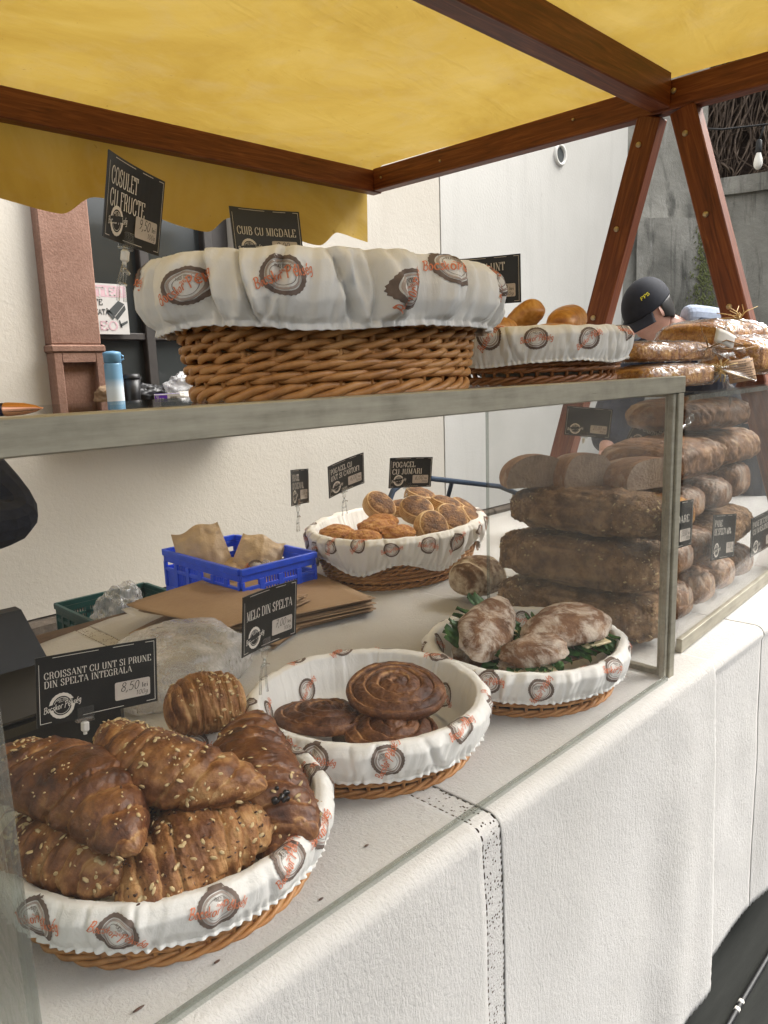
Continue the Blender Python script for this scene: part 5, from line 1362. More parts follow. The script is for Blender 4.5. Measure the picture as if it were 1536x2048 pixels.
# --- crates
def crate(label, x0, x1, y0, y1, z0, h, mat, solid=True):
    root = empty('plastic_crate', ((x0 + x1) / 2, (y0 + y1) / 2, z0)); tag(root, label, 'crate')
    t = .006
    mb = MB(); mb.box(((x0 + x1) / 2, (y0 + y1) / 2, z0 + .003), (x1 - x0 - .01, y1 - y0 - .01, .006)); obj('floor_panel', mb, mat, root, False)
    for side in range(4):
        mb = MB(); L = (x1 - x0) if side < 2 else (y1 - y0)
        def put(u0, u1, w0, w1, th=t, o=0.0):
            uc = (u0 + u1) / 2; wc = (w0 + w1) / 2
            if side < 2: mb.box((x0 + uc, (y0 + t / 2 - o) if side == 0 else (y1 - t / 2 + o), z0 + wc), (u1 - u0, th, w1 - w0), bevel=.001)
            else: mb.box(((x0 + t / 2 - o) if side == 2 else (x1 - t / 2 + o), y0 + uc, z0 + wc), (th, u1 - u0, w1 - w0), bevel=.001)
        e = .001 if side < 2 else t + .001
        put(e, L - e, 0, .018); put(e - .001, L - e + .001, h - .016, h, .012, .003); put(e, L - e, h - .034, h - .0165, t); put(e, L - e, h * .52, h * .60, .008, .001)
        nc = 4 if L < .3 else 6
        for q in range(nc + 1):
            u = e + (L - 2 * e) * q / nc; put(max(e, u - .008), min(L - e, u + .008), .018, h - .034, .009, .0015)
        ns = int((L - 2 * e) / .0085)
        for q in range(ns):
            u = e + (q + .5) * (L - 2 * e) / ns; cell = int((u - e) / ((L - 2 * e) / nc))
            if solid and cell in ((0, nc - 1) if side < 2 else (0, 2, nc - 1)): continue
            put(u - .0022, u + .0022, .018, h - .034, .004)
        if solid:
            for cell in ((0, nc - 1) if side < 2 else (0, 2, nc - 1)): put(e + cell * (L - 2 * e) / nc + .0085, e + (cell + 1) * (L - 2 * e) / nc - .0085, .0185, h * .52 - .0005, .0035)
        obj('side_panel', mb, mat, root, False)
    return root
crate('bright blue plastic crate on the back of the table', -.325, -.078, .968, 1.350, TZ + .004, .123, M['blue_plastic'])
crate('dark green plastic crate on the bench behind the table', -.47, -.16, 1.50, 1.80, .60, .115, M['green_plastic'], False)
bench = empty('bench', (-.4, 1.68, 0)); tag(bench, 'weathered wooden bench behind the table', 'bench')
for k in range(3): beam('plank', (-1.3, 1.50 + .14 * k, .585), (.6, 1.50 + .14 * k, .585), .134, .026, M['bench_wood'], bench)
for xx in (-1.2, .5):
    for yy in (1.48, 1.79): beam('leg', (xx, yy, 0), (xx, yy, .57), .05, .05, M['bench_wood'], bench, up=(0, 1, 0))
# --- crumpled bags
def crumple(name, label, cat, loc, size, mat, seed, rotz=0, stretch=None, amp=.28, group=None, film=False):
    o_root = empty(name, loc, Matrix.Rotation(rotz, 3, 'Z')); tag(o_root, label, cat, group)
    def fn(q, v):
        a = q * math.pi; d = (math.sin(a) * math.cos(v), math.sin(a) * math.sin(v), -math.cos(a))
        n1 = abs(nz(d, 1.7, seed)); n2 = abs(nz(d, 3.6, seed + 2)); k = 1 + amp * (nz(d, 1.3, seed + 5) - 1.2 * n1 + .4) - amp * .7 * n2
        z = d[2] * k; z = max(z, -.55)
        return (size[0] / 2 * d[0] * k, size[1] / 2 * d[1] * k, size[2] * (z + .55) / 1.5), .5
    P, T = bun_grid(fn, 56, 64); mb = MB(); mb.grid(np.concatenate([P, P[:, :1]], 1), flip=True); obj('wrapper', mb, mat, o_root, world=False); return o_root
def paper_pouch(label, loc, w, h, rot, seed, badge=False):
    root = empty('paper_pouch', loc, rot); tag(root, label, 'paper bag', 'filled paper bags in the blue crate')
    n, m = 30, 26; P = np.zeros((2, n, m, 3))
    for s in (0, 1):
        for i in range(n):
            for j in range(m):
                u = i / (n - 1) - .5; v = j / (m - 1); b = (1 - (2 * u) ** 2) * math.sin(math.pi * min(1, v * .9 + .05)) ** .6
                y = (1 if s else -1) * .026 * b + .006 * nz((u * 3, v * 3, s), 2.2, seed) * (1 - abs(2 * u) ** 6) + .004 * abs(nz((u * 6, v * 6, s), 2, seed))
                P[s, i, j] = (u * w * (1 - .12 * v), y + .012 * v * v, v * h - .10 * w * abs(u) * v * 0 + .006 * math.sin(9 * u + seed) * (v > .9))
    mb = MB(); mb.grid(P[0]); mb.grid(P[1], flip=True); b = obj('pouch', mb, M['kraft_light'], root, world=False)
    if badge:
        for (V, F), mt, lift in ((ring2d(0, 0, .018, .024, 40, .0008), 'brown_print', .001), ((lambda q: (q[0] - (q[2] / 2, .005), q[1]))(text2d(SCRIPT, .012, 'script', .060)), 'orange_print', .0016)):
            mb = MB(); V = np.asarray(V); U = V[:, 0] / w + .02; Vv = V[:, 1] / h + .42
            Q = []
            for u, v in zip(U, Vv):
                bb = (1 - (2 * u) ** 2) * math.sin(math.pi * min(1, v * .9 + .05)) ** .6
                y = -.026 * bb + .006 * nz((u * 3, v * 3, 0), 2.2, seed) * (1 - abs(2 * u) ** 6) + .004 * abs(nz((u * 6, v * 6, 0), 2, seed)); Q.append((u * w * (1 - .12 * v), y + .012 * v * v - lift - .0012, v * h))
            mb.add(Q, F); obj('printed_badge', mb, M[mt], b, world=False)
    return root
paper_pouch('crumpled brown paper bag standing at the back of the blue crate', (-.255, 1.20, TZ + .012), .15, .190, RX(R(-12), R(-14), R(-30)), 1)
paper_pouch('printed paper bag leaning at the front of the blue crate', (-.205, 1.12, TZ + .012), .14, .165, RX(R(-24), R(18), R(-45)), 2, True)
paper_pouch('paper bag lying low in the corner of the blue crate', (-.275, 1.16, TZ + .012), .12, .115, RX(R(-40), R(8), R(-70)), 3)
crumple('plastic_bag', 'thin clear plastic bag inside the blue crate', 'plastic bag', (-.15, 1.12, TZ + .012), (.10, .10, .085), M['poly_bag'], 6)
crumple('plastic_bag', 'crumpled translucent bag behind the croissant sign', 'plastic bag', (-.645, .735, TZ + .006), (.36, .27, .10), M['poly_bag'], 9, .6, amp=.12)
crumple('plastic_bag', 'clear plastic bag sticking out of the green crate', 'plastic bag', (-.37, 1.56, .615), (.16, .13, .17), M['poly_bag'], 13)
# --- black weighing scale at the back corner
sc = empty('weighing_scale', (-.95, .76, TZ)); tag(sc, 'black weighing scale behind the croissant sign', 'scale')
mb = MB(); mb.box((-.965, .70, TZ + .045), (.26, .24, .075), bevel=.010); obj('housing', mb, M['black_plastic'], sc, False)
Pp = np.array([(-1.16, .83, .885), (-.86, .83, .885), (-.86, .90, .885), (-1.16, .90, .885), (-1.16, .87, .985), (-.885, .87, .985), (-.885, .90, .985), (-1.16, .90, .985)])
mb = MB(); mb.add(Pp, [(0, 3, 2, 1), (4, 5, 6, 7), (0, 1, 5, 4), (1, 2, 6, 5), (2, 3, 7, 6), (3, 0, 4, 7)]); obj('display_head', mb, M['black_plastic'], sc, False)
mb = MB(); mb.box((-.965, .705, TZ + .0885), (.245, .22, .006), bevel=.002); obj('pan', mb, M['black_plastic'], sc, False)
for xx in (-1.05, -.88):
    mb = MB(); mb.lathe([(.016, 0), (.017, .005), (.012, .007)], (xx, .60, TZ + .0055), 14); obj('foot', mb, M['black_plastic'], sc)
# --- things on the window sill
SZ = 1.3015
bt = empty('drinking_bottle', (.072, 2.35, SZ)); tag(bt, 'blue and white drinking bottle on the window sill', 'bottle')
mb = MB(); mb.lathe([(.030, 0), (.0335, .003), (.034, .01), (.034, .165), (.032, .172), (.031, .173)], (0, 0, 0), 28)
o = obj('body', mb, M['bottle'], bt, world=False)
mb = MB(); mb.lathe([(.031, .1735), (.034, .176), (.034, .200), (.036, .206), (.034, .214), (.022, .218), (.004, .220)], (0, 0, 0), 28); lid = obj('lid', mb, M['bottle'], bt, world=False)
mb = MB(); mb.tube([(.034, -.004, .205), (.044, -.006, .200), (.045, -.007, .188), (.036, -.005, .184)], .0035, 8); obj('latch', mb, M['bottle'], lid, world=False)
cu = empty('coffee_cup', (.155, 2.37, SZ)); tag(cu, 'black takeaway cup beside the blue bottle', 'cup')
mb = MB(); mb.lathe([(.026, 0), (.030, .004), (.037, .108)], (0, 0, 0), 24); obj('cup_body', mb, M['black_plastic'], cu, world=False)
mb = MB(); mb.lathe([(.039, .1085), (.040, .114), (.036, .120), (.034, .128), (.02, .128)], (0, 0, 0), 24); obj('cup_lid', mb, M['black_plastic'], cu, world=False)
bxr = empty('carton_box', (.29, 2.33, SZ), Matrix.Rotation(R(-28), 3, 'Z')); tag(bxr, 'small purple and white carton on the window sill', 'carton')
mb = MB(); mb.box((0, 0, .021), (.105, .06, .042), bevel=.001); bb = obj('carton', mb, M['white_paper'], bxr, False, world=False)
mb = MB(); mb.box((-.026, -.0305, .024), (.050, .0008, .026)); mb.box((0, -.004, .0423), (.10, .05, .0006)); obj('purple_panel', mb, M['purple_print'], bb, False, world=False)
mb = MB(); V, F, w_ = text2d('K18', .011, 'bold', .030); mb.add([(x - .044, -.0313, y + .014) for x, y in V], F)
V, F, w_ = text2d('RO', .007, 'bold', .012); mb.add([(x - .046, -.0313, y + .027) for x, y in V], F); obj('carton_lettering', mb, M['white_paper'], bb, False, world=False)
mb = MB()
for k in range(7): mb.box((.012 + .0042 * k, -.0306, .024), (.0014 + .0008 * (k % 2), .0008, .014))
obj('barcode', mb, M['ink'], bb, False, world=False)
crumple('dark_pouch', 'dark bag lying behind the purple carton', 'bag', (.255, 2.43, SZ), (.16, .09, .085), M['black_plastic'], 21)
crumple('paper_napkin', 'white crumpled napkin on the sill beside the carton', 'napkin', (.385, 2.34, SZ), (.11, .09, .045), M['white_paper'], 22)
crumple('plastic_bag', 'clear plastic bag on the sill behind the big basket', 'plastic bag', (.43, 2.42, SZ), (.20, .12, .13), M['poly_bag'], 23)
crumple('brown_pouch', 'brown paper pouch on the sill behind the blue bottle', 'bag', (.085, 2.43, SZ), (.13, .07, .085), M['kraft'], 24)
# --- warning notice in the window
sg = empty('window_notice', (.10, WY + .035, 1.70)); tag(sg, 'white surveillance notice with a camera drawing in the window', 'notice')
mb = MB(); mb.box((.098, WY + .020, 1.70), (.295, .003, .205)); nb = obj('notice_sheet', mb, M['white_paper'], sg, False)
mb = MB(); mb.box((.098, WY + .0182, 1.772), (.288, .0006, .046)); obj('pink_band', mb, M['pink_print'], nb, False)
def ntext(t, h, x, z, mat, w):
    V, F, _ = text2d(t, h, 'bold', w); mb = MB(); mb.add([(x + a, WY + .0172, z + b) for a, b in V], F); tag(obj('notice_lettering', mb, mat, nb, False), kind='stuff')
ntext('ATEN\u021aIE !', .030, -.035, 1.756, M['white_paper'], .265)
ntext('ZONA ESTE', .022, -.030, 1.716, M['grey_print'], .165); ntext('SUPRAVEGHEAT\u0102', .022, -.040, 1.676, M['grey_print'], .20); ntext('VIDEO', .034, .005, 1.615, M['pink_print'], .19)
mb = MB()
for pts in ([(.155, 1.690), (.205, 1.735), (.232, 1.722), (.185, 1.672)], [(.185, 1.668), (.232, 1.718), (.236, 1.700), (.195, 1.655)], [(.148, 1.688), (.158, 1.700), (.186, 1.668), (.174, 1.656)], [(.200, 1.655), (.206, 1.655), (.214, 1.625), (.206, 1.625)], [(.206, 1.640), (.240, 1.655), (.240, 1.645), (.208, 1.628)]):
    mb.add([(x, WY + .0172, z) for x, z in pts], [tuple(range(len(pts)))])
obj('camera_drawing', mb, M['grey_print'], nb, False)
# --- pen on the case
pr = empty('ballpoint_pen', (-1.122, .119, SH + .0062), Matrix.Rotation(R(-47), 3, 'Z')); tag(pr, 'dark blue pen with rose gold tip on the glass shelf', 'pen')
def xl(prof, mat, nm):
    mb = MB(); mb.lathe(prof, (0, 0, 0), 20); V = np.concatenate(mb.v); mb.v = [np.stack([V[:, 2], V[:, 1], -V[:, 0]], 1)]; return obj(nm, mb, mat, pr, world=False)
xl([(.004, -.12), (.0056, -.118), (.006, -.02), (.0058, -.010)], M['pen_navy'], 'barrel')
xl([(.0058, -.0098), (.0062, -.009), (.0062, -.006), (.0052, .008), (.0030, .018), (.0012, .022), (.0005, .025)], M['rose_gold'], 'tip')
# --- black tube trolley handle behind the scones
tr = empty('trolley', (1.2, 1.5, 0)); tag(tr, 'dark blue tubular trolley handle behind the scone basket', 'trolley')
mb = MB(); mb.tube([(.72, 1.5, 0), (.72, 1.5, .72), (.735, 1.5, .86), (.78, 1.5, .935), (.86, 1.5, .968), (.98, 1.5, .963), (1.5, 1.5, .86), (1.66, 1.5, .80)], .012, 10); obj('handle_tube', mb, M['steel_tube'], tr)
mb = MB(); mb.tube([(1.66, 1.5, .80), (1.60, 1.42, .55), (1.55, 1.4, 0)], .012, 10); mb.tube([(1.15, 1.5, .925), (1.25, 1.62, .80), (1.6, 1.75, .55)], .010, 10); obj('brace_tube', mb, M['steel_tube'], tr)
# --- wrapped breads on the low counter
CZ = 1.3480
def wrapped(label, p0, p1, w, h, mat, seed, tag_at=None, knot=None, square=.42, name='wrapped_bread'):
    rt = loaf(label, p0, p1, w, h, mat, seed, name, 'wrapped bread', 'cellophane wrapped breads on the low counter', .06, square)
    L = (Vector(p1) - Vector(p0)).length
    def fn(q, v):
        a = q * math.pi; d = (-math.cos(a), math.sin(a) * math.cos(v), math.sin(a) * math.sin(v)); sa = math.sin(a) ** .4; pw = lambda t: math.copysign(abs(t) ** .75, t)
        k = 1.12 + .16 * abs(nz((d[0] * 5, d[1] * 3, d[2] * 3), 2.0, seed)) + .10 * abs(nz((d[0] * 11, d[1] * 6, d[2] * 6), 2.5, seed))
        return (pw(d[0]) * L / 2 * 1.06, sa * pw(d[1] / max(.2, math.sin(a))) * w / 2 * k, max(-h * .39, sa * pw(d[2] / max(.2, math.sin(a))) * h / 2 * k)), .5
    P, T = bun_grid(fn, 70, 50); mb = MB(); mb.grid(np.concatenate([P, P[:, :1]], 1)); obj('cellophane', mb, M['cellophane'], rt, world=False)
    return rt
wa = wrapped('long golden wrapped bread lying lower beside the rolls basket', (.12, .175, 1.370), (.44, .155, 1.370), .105, .052, 'plaited', 1)
wb = wrapped('long golden wrapped bread lying on the lower one', (.14, .205, 1.422), (.50, .185, 1.422), .105, .048, 'plaited', 2)
wc = wrapped('large round wrapped bread with straw bow on top', (.62, .27, 1.458), (.90, .235, 1.458), .20, .090, 'plaited', 3)
wd_ = wrapped('pale wrapped bread at the picture edge on the counter', (.62, .16, 1.405), (.92, .17, 1.405), .16, .105, 'plaited', 4)
def bow(parent, c, seed, n=26, s=1.0, mat='raffia'):
    r = random.Random(seed); mb = MB(); c = np.array(c)
    for k in range(n):
        d = np.array((r.gauss(0, 1), r.gauss(0, .6), r.gauss(.3, .7))); d /= np.linalg.norm(d); L = r.uniform(.02, .06) * s
        e = np.array((r.gauss(0, .3), r.gauss(0, .3), -.2)) * L; mb.tube([c, c + d * L * .5 + e * .1, c + d * L + e], .0011, 4)
    return obj('straw_tie', mb, M[mat], parent)
def gather(parent, c, dirs, seed, R0=.05):
    r = random.Random(seed); P = np.zeros((26, 40, 3)); d = Vector(dirs).normalized(); F = np.array(frame(d, (0, 0, 1)))
    for i in range(26):
        t = i / 25
        for j in range(40):
            a = 2 * math.pi * j / 40; rr = (.006 + R0 * t ** 1.2) * (1 + .35 * math.sin(7 * a + seed) * t + .22 * math.sin(13 * a + 3 * t + seed) * t)
            P[i, j] = np.array(c) + F @ np.array((rr * math.cos(a), rr * math.sin(a) * .7, t * .085 + .012 * math.sin(5 * a + seed) * t))
    mb = MB(); mb.grid(np.concatenate([P, P[:, :1]], 1)); return obj('gathered_film', mb, M['cellophane'], parent)
bow(wa, (.425, .100, 1.380), 1, 30, .75); gather(wa, (.415, .100, 1.383), (.8, -.25, -.28), 2, .042)
bow(wb, (.425, .130, 1.432), 2, 10, 1.4, 'twine'); bow(wc, (.80, .20, 1.508), 3, 26, .9)
gather(wb, (.44, .13, 1.43), (.9, -.2, .1), 5, .035)
def paper_tag(parent, c, ex, ey, w, h, mat, lines):
    ex = Vector(ex).normalized(); ey = Vector(ey); ey = (ey - ex * ey.dot(ex)).normalized(); nn = ex.cross(ey); mp = lambda x, y, d: tuple(Vector(c) + ex * x + ey * y + nn * d)
    mb = MB(); P = np.array([[mp((i / 6 - .5) * w, (j / 4 - .5) * h, .003 * math.sin(i * .6)) for j in range(5)] for i in range(7)]); mb.grid(P); o = obj('paper_tag', mb, mat, parent); md = o.modifiers.new('thick', 'SOLIDIFY'); md.thickness = .0008
    if lines:
        mb = MB(); rr = random.Random(3)
        for k in range(lines):
            x = -w * .42
            y = h * .36 - k * h * .72 / max(1, lines - 1)
            end = w * rr.uniform(.1, .42)
            while x < end:
                l = rr.uniform(.003, .008); mb.add([mp(x, y, .0045), mp(x + l, y, .0045), mp(x + l, y + h * .045, .0045), mp(x, y + h * .045, .0045)], [(0, 1, 2, 3)]); x += l + .0015
        tag(obj('fine_print', mb, M['wood_dark_inside'], o, False), kind='stuff')
    return o
paper_tag(wa, (.475, .072, 1.378), (.80, -.45, .10), (.25, .1, .95), .075, .052, M['tag_paper'], 8)
paper_tag(wb, (.455, .105, 1.452), (.75, -.5, -.35), (.45, 0, .9), .055, .034, M['white_paper'], 0)
mb = MB(); mb.tube([(.425, .125, 1.434), (.45, .10, 1.448), (.50, .08, 1.436), (.47, .09, 1.428), (.43, .115, 1.430), (.46, .08, 1.424), (.52, .06, 1.432)], .0016, 6); obj('twine_bow', mb, M['twine'], wb)
# clear clip hooked on the counter edge
cl = empty('clear_clip', (.16, .07, 1.275)); tag(cl, 'clear plastic sign clip hanging inside the counter glass', 'clip')
mb = MB(); mb.box((.185, .066, 1.283), (.034, .006, .018), Matrix.Rotation(R(-22), 3, 'Y'), bevel=.002); mb.box((.150, .066, 1.270), (.024, .008, .010), Matrix.Rotation(R(-18), 3, 'Y'), bevel=.002); obj('clip_body', mb, M['clear_plastic'], cl, False)
# crumbs on the cloth
r = random.Random(9)
for k, (x, y, lab) in enumerate(((-.78, .055, 'oval brown seed on the cloth between two baskets'), (-1.02, .03, 'brown pastry flake on the cloth before the croissants'), (-1.105, .035, 'long brown flake on the cloth near the acrylic edge'), (-.885, .022, 'tiny reddish crumb on the cloth at the glass foot'))):
    mb = MB(); mb.lathe([(.001, 0), (.0028, .001), (.0028, .0016), (.001, .0024)], (x, y, TZ + .0062), 10, sx=1.3 if k != 2 else 2.2, sy=.6); tag(obj('crumb', mb, M['flax']), lab, 'crumb', 'crumbs on the tablecloth')

# ================================================================== PEOPLE
def skinned(name, verts, edges, radii, root, mat, parent, sub=2):
    me = bpy.data.meshes.new(name); me.from_pydata([tuple(v) for v in verts], edges, []); o = link(name, me, parent)
    me.materials.append(mat)
    o.modifiers.new('skin', 'SKIN'); sv = me.skin_vertices[0].data
    for i, rr in enumerate(radii): sv[i].radius = rr if isinstance(rr, tuple) else (rr, rr); sv[i].use_root = (i == root)
    s = o.modifiers.new('sub', 'SUBSURF'); s.levels = sub; s.render_levels = sub
    for p in me.polygons: p.use_smooth = True
    return o
def head_mesh(mb, c, F, s=1.0):
    """F columns: right, forward, up of the head"""
    n, m = 40, 48; P = np.zeros((n, m, 3))
    g_ = lambda x, y, cx, cy, sx, sy: math.exp(-((x - cx) / sx) ** 2 - ((y - cy) / sy) ** 2)
    for i in range(n):
        for j in range(m):
            a = math.pi * i / (n - 1); v = 2 * math.pi * j / m
            x, y, z = math.sin(a) * math.cos(v), math.sin(a) * math.sin(v), math.cos(a)
            X = .074 * x; Y = .096 * y; Z = .116 * z
            if z < -.1: t = (-.1 - z) / .9; X *= 1 - .35 * t; Y = Y * (1 - .25 * t) + .018 * t * max(0, y)
            if y > 0:
                Y += .028 * g_(X, Z, 0, -.022, .012, .016) * y + .016 * g_(X, Z, 0, -.008, .009, .020) * y + .008 * g_(X, Z, 0, -.058, .022, .008) + .006 * g_(X, Z, 0, -.072, .02, .007) + .010 * g_(X, Z, 0, -.10, .02, .016)
                Y += -.010 * (g_(X, Z, .030, .008, .014, .010) + g_(X, Z, -.030, .008, .014, .010)) + .006 * g_(X, Z, 0, .03, .05, .010)
            P[i, j] = np.array(c) + s * (F @ np.array((X, Y, Z)))
    mb.grid(np.concatenate([P, P[:, :1]], 1), flip=True)
    for sx in (-1, 1):
        ear = []
        for i in range(9):
            for j in range(10):
                a = 2 * math.pi * j / 10; q = i / 8; rr = math.sin(q * math.pi) ** .5
                ear.append(np.array(c) + s * (F @ np.array((sx * (.070 + .014 * math.sin(q * math.pi) * (.6 + .4 * math.cos(a))), -.008 + .016 * rr * math.cos(a), .002 + .032 * (1 - 2 * q)))))
        mb.grid(np.concatenate([np.array(ear).reshape(9, 10, 3), np.array(ear).reshape(9, 10, 3)[:, :1]], 1))
def hand_chain(wrist, d, up, s=1.0):
    """palm and five fingers as skin chains -> verts, edges, radii (indices relative, 0 is the wrist)"""
    d = Vector(d).normalized(); u = Vector(up); u = (u - d * u.dot(d)).normalized(); sd = d.cross(u); w = Vector(wrist)
    V = [w, w + d * .045 * s]; E = [(0, 1)]; Rr = [(.024, .020), (.034, .016)]
    for k, (off, L) in enumerate(((-.028, .070), (-.010, .080), (.010, .076), (.027, .062))):
        b = len(V); V += [w + d * .085 * s + sd * off * s, w + d * (.085 + L * .45) * s + sd * off * 1.1 * s - u * .010 * s, w + d * (.085 + L * .8) * s + sd * off * 1.1 * s - u * .030 * s]
        E += [(1, b), (b, b + 1), (b + 1, b + 2)]; Rr += [.0095, .0088, .0075]
    b = len(V); V += [w + d * .03 * s - sd * .030 * s, w + d * .065 * s - sd * .050 * s - u * .012 * s, w + d * .090 * s - sd * .055 * s - u * .022 * s]; E += [(0, b), (b, b + 1), (b + 1, b + 2)]; Rr += [.013, .010, .0085]
    return V, E, Rr

def person(label, hip, chest, neck, head_c, headF, sh, el, wr, knees, feet, jacket, extra=None):
    root = empty('person', (hip[0], hip[1], 0)); tag(root, label, 'person')
    V = [hip, ((hip[0] + chest[0]) / 2, (hip[1] + chest[1]) / 2, (hip[2] + chest[2]) / 2), chest, neck, tuple(np.array(neck) * .45 + np.array(head_c) * .55)]; E = [(0, 1), (1, 2), (2, 3), (3, 4)]; RR = [(.15, .11), (.14, .105), (.165, .115), (.062, .06), .055]
    bod = list(zip(V, RR))
    for k in (0, 1):
        b = len(V); V += [sh[k], el[k], tuple(np.array(el[k]) * .15 + np.array(wr[k]) * .85)]; E += [(2, b), (b, b + 1), (b + 1, b + 2)]; RR += [.062, .046, .036]
        hv, he, hr = hand_chain(wr[k], np.array(wr[k]) - np.array(el[k]), (0, .2, 1)); b2 = len(V); V += [tuple(q) for q in hv]; E += [(b + 2, b2)] + [(i + b2, j + b2) for i, j in he]; RR += hr
    for k in (0, 1):
        b = len(V); hx = np.array(knees[k]) - np.array(hip); s_ = np.array((hx[0], hx[1], 0)); V += [tuple(np.array(hip) + s_ * .75 + (0, 0, -.06)), knees[k], (feet[k][0], feet[k][1], .09), (feet[k][0] + feet[k][2], feet[k][1] + feet[k][3], .04)]
        E += [(0, b), (b, b + 1), (b + 1, b + 2), (b + 2, b + 3)]; RR += [.10, .068, .048, .042]
    skinned('body', V, E, RR, 0, M['skin'], root)
    # clothing: a larger shell over torso, sleeves and legs
    def shell(nm, idx_v, idx_e, rr, mat): return skinned(nm, idx_v, idx_e, rr, 0, mat, root)
    JV = [tuple(np.array(hip) + (0, 0, -.03)), V[1], chest, tuple(np.array(neck) * .8 + np.array(chest) * .2)]; JE = [(0, 1), (1, 2), (2, 3)]; JR = [(.178, .135), (.165, .13), (.188, .138), (.085, .08)]
    for k in (0, 1):
        b = len(JV); JV += [sh[k], el[k], tuple(np.array(el[k]) * .06 + np.array(wr[k]) * .94)]; JE += [(2, b), (b, b + 1), (b + 1, b + 2)]; JR += [.095, .100, .070]
    shell('jacket', JV, JE, JR, jacket)
    TV = [hip]; TE = []; TR = [(.165, .125)]
    for k in (0, 1):
        b = len(TV); hx = np.array(knees[k]) - np.array(hip); s_ = np.array((hx[0], hx[1], 0)); TV += [tuple(np.array(hip) + s_ * .75 + (0, 0, -.06)), knees[k], (feet[k][0], feet[k][1], .07)]; TE += [(0, b), (b, b + 1), (b + 1, b + 2)]; TR += [.115, .085, .068]
    shell('trousers', TV, TE, TR, M['navy_fabric'])
    for k in (0, 1):
        mb = MB(); mb.box((feet[k][0] + feet[k][2] * .5, feet[k][1] + feet[k][3] * .5, .045), (.27, .10, .088), Matrix.Rotation(math.atan2(feet[k][3], feet[k][2]), 3, 'Z'), bevel=.03); obj('shoe', mb, M['black_plastic'], root)
    mb = MB(); head_mesh(mb, head_c, headF); hd = obj('head', mb, M['skin'], root)
    return root, hd
# customer side: bent over next door's goods, navy jacket and cap
hf = Vector((-.735, .40, -.52)).normalized(); hu = Vector((-.42, .25, .86)); hu = (hu - hf * hu.dot(hf)).normalized(); hr_ = hf.cross(hu)
HF = np.array(Matrix((hr_, hf, hu)).transposed()); HC = (1.66, .87, 1.607)
p1_, hd1 = person('person in a navy jacket and dark cap bending over the next counter', (2.30, .74, 1.10), (1.93, .80, 1.47), (1.775, .835, 1.545), HC, HF,
    [(1.90, 1.00, 1.44), (1.87, .63, 1.47)], [(1.74, 1.06, 1.19), (1.70, .57, 1.20)], [(1.53, .98, 1.05), (1.50, .66, 1.05)], [(2.25, .86, .56), (2.25, .62, .56)], [(2.32, .88, -.16, .02), (2.32, .60, -.16, -.02)], M['navy_fabric'])
def headpatch(nm, fn, mat, parent, nu=26, nv=30, thick=.004):
    P = np.array([[np.array(HC) + HF @ np.array(fn(i / (nu - 1), j / (nv - 1))) for j in range(nv)] for i in range(nu)]); mb = MB(); mb.grid(P); o = obj(nm, mb, mat, parent)
    md = o.modifiers.new('thick', 'SOLIDIFY'); md.thickness = thick; md.offset = 0; return o
def capdome(u, v):
    a = u * math.pi * .53; t = 2 * math.pi * v; return (.084 * math.sin(a) * math.cos(t), .106 * math.sin(a) * math.sin(t) - .002, .030 + .105 * math.cos(a) - .012 * math.sin(t) * math.sin(a))
cap = headpatch('cap', capdome, M['cap_fabric'], p1_, 24, 49)
def brim(u, v):
    t = math.pi * (.12 + .76 * v); rr = 1 + .72 * u * math.sin(math.pi * (v * .9 + .05)) ** .5; return (.088 * math.cos(t) * (1 + .12 * u), (.106 * math.sin(t)) * rr, .022 - .012 * math.sin(t) - .022 * u - .012 * (1 - math.sin(math.pi * v)) * u * 1.5)
headpatch('brim', brim, M['cap_fabric'], cap, 12, 30)
def hair(u, v):
    t = -math.pi * (.02 + .96 * v) ; z = .024 - (.055 + .045 * math.sin(math.pi * v)) * u; sh_ = 1 - .18 * u * u; return (.078 * sh_ * math.cos(t), .100 * sh_ * math.sin(t), z)
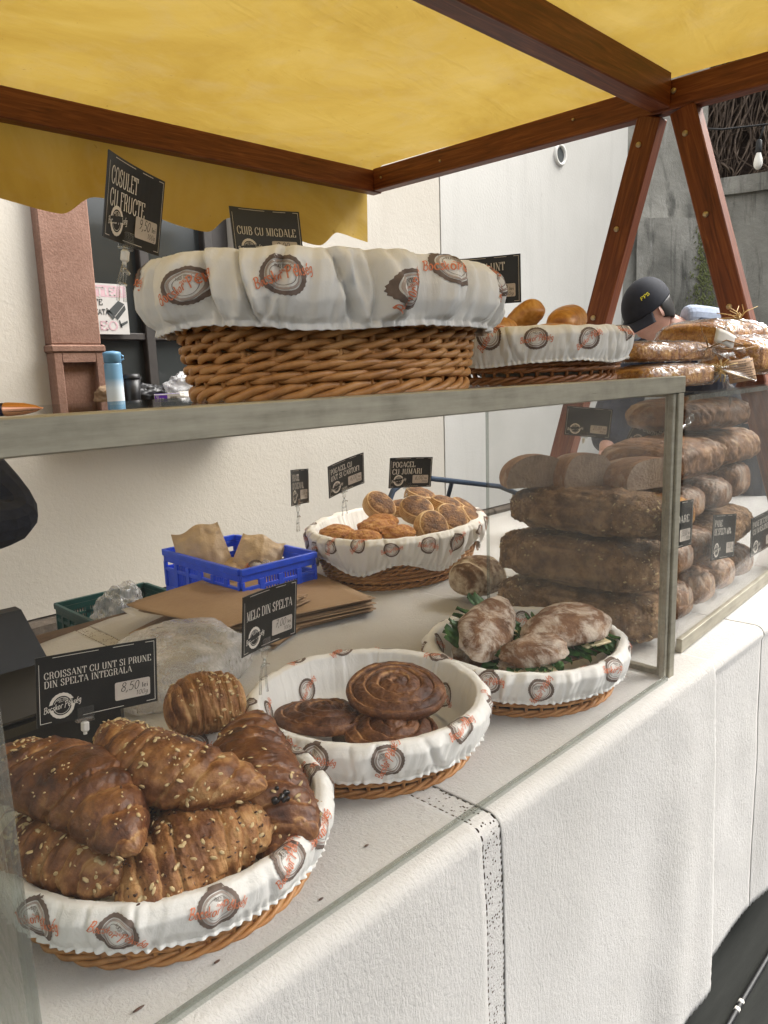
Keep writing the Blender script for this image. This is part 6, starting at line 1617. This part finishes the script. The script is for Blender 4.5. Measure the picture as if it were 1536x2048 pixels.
headpatch('hair', hair, M['hair'], p1_, 14, 30, .008)
mb = MB()
V, F, w_ = text2d('FFS', .013, 'bold', .040)
Q = []
for x, y in V:
    t = math.pi - .30 + (x - .025) / .095; a = 1.08 - y / .11
    Q.append(np.array(HC) + HF @ (np.array(capdome(a / (math.pi * .53), (t / (2 * math.pi)) % 1)) * np.array((1.06, 1.06, 1.03))))
mb.add(Q, F); obj('cap_logo', mb, M['yellow_print'], cap)
sc_ = MB(); an_ = np.linspace(0, 2 * np.pi, 24, endpoint=False)
skinned('scarf', [(1.80, .79, 1.585), (1.86, .74, 1.585), (1.94, .72, 1.565), (2.02, .73, 1.53)], [(0, 1), (1, 2), (2, 3)], [.035, .062, .066, .05], 1, M['grey_fabric'], p1_)
# stallholder: only an elbow of the dark jacket reaches into view
hf = Vector((.35, -.93, -.1)).normalized(); hu = Vector((0, 0, 1)); hu = (hu - hf * hu.dot(hf)).normalized(); hr_ = hf.cross(hu); SF = np.array(Matrix((hr_, hf, hu)).transposed())
p2_, hd2 = person('person in a black jacket behind the table, elbow at the picture edge', (-1.08, 1.60, .98), (-1.08, 1.60, 1.36), (-1.08, 1.59, 1.53), (-1.08, 1.57, 1.68), SF,
    [(-.92, 1.58, 1.42), (-1.26, 1.62, 1.42)], [(-.650, 1.475, 1.035), (-1.42, 1.50, 1.12)], [(-.98, 1.37, 1.10), (-1.20, 1.36, 1.14)], [(-.99, 1.60, .52), (-1.18, 1.60, .52)], [(-.98, 1.62, .03, -.15), (-1.20, 1.62, -.03, -.15)], M['navy_fabric'])
def hair2(u, v):
    t = 2 * math.pi * v; a = u * math.pi * (.62 if math.sin(t) < .3 else .36); return (.082 * math.sin(a) * math.cos(t), .104 * math.sin(a) * math.sin(t), .008 + .120 * math.cos(a))
P = np.array([[np.array((-1.08, 1.57, 1.68)) + SF @ np.array(hair2(i / 15, j / 24)) for j in range(25)] for i in range(16)]); mb = MB(); mb.grid(P); obj('hair', mb, M['hair'], p2_)
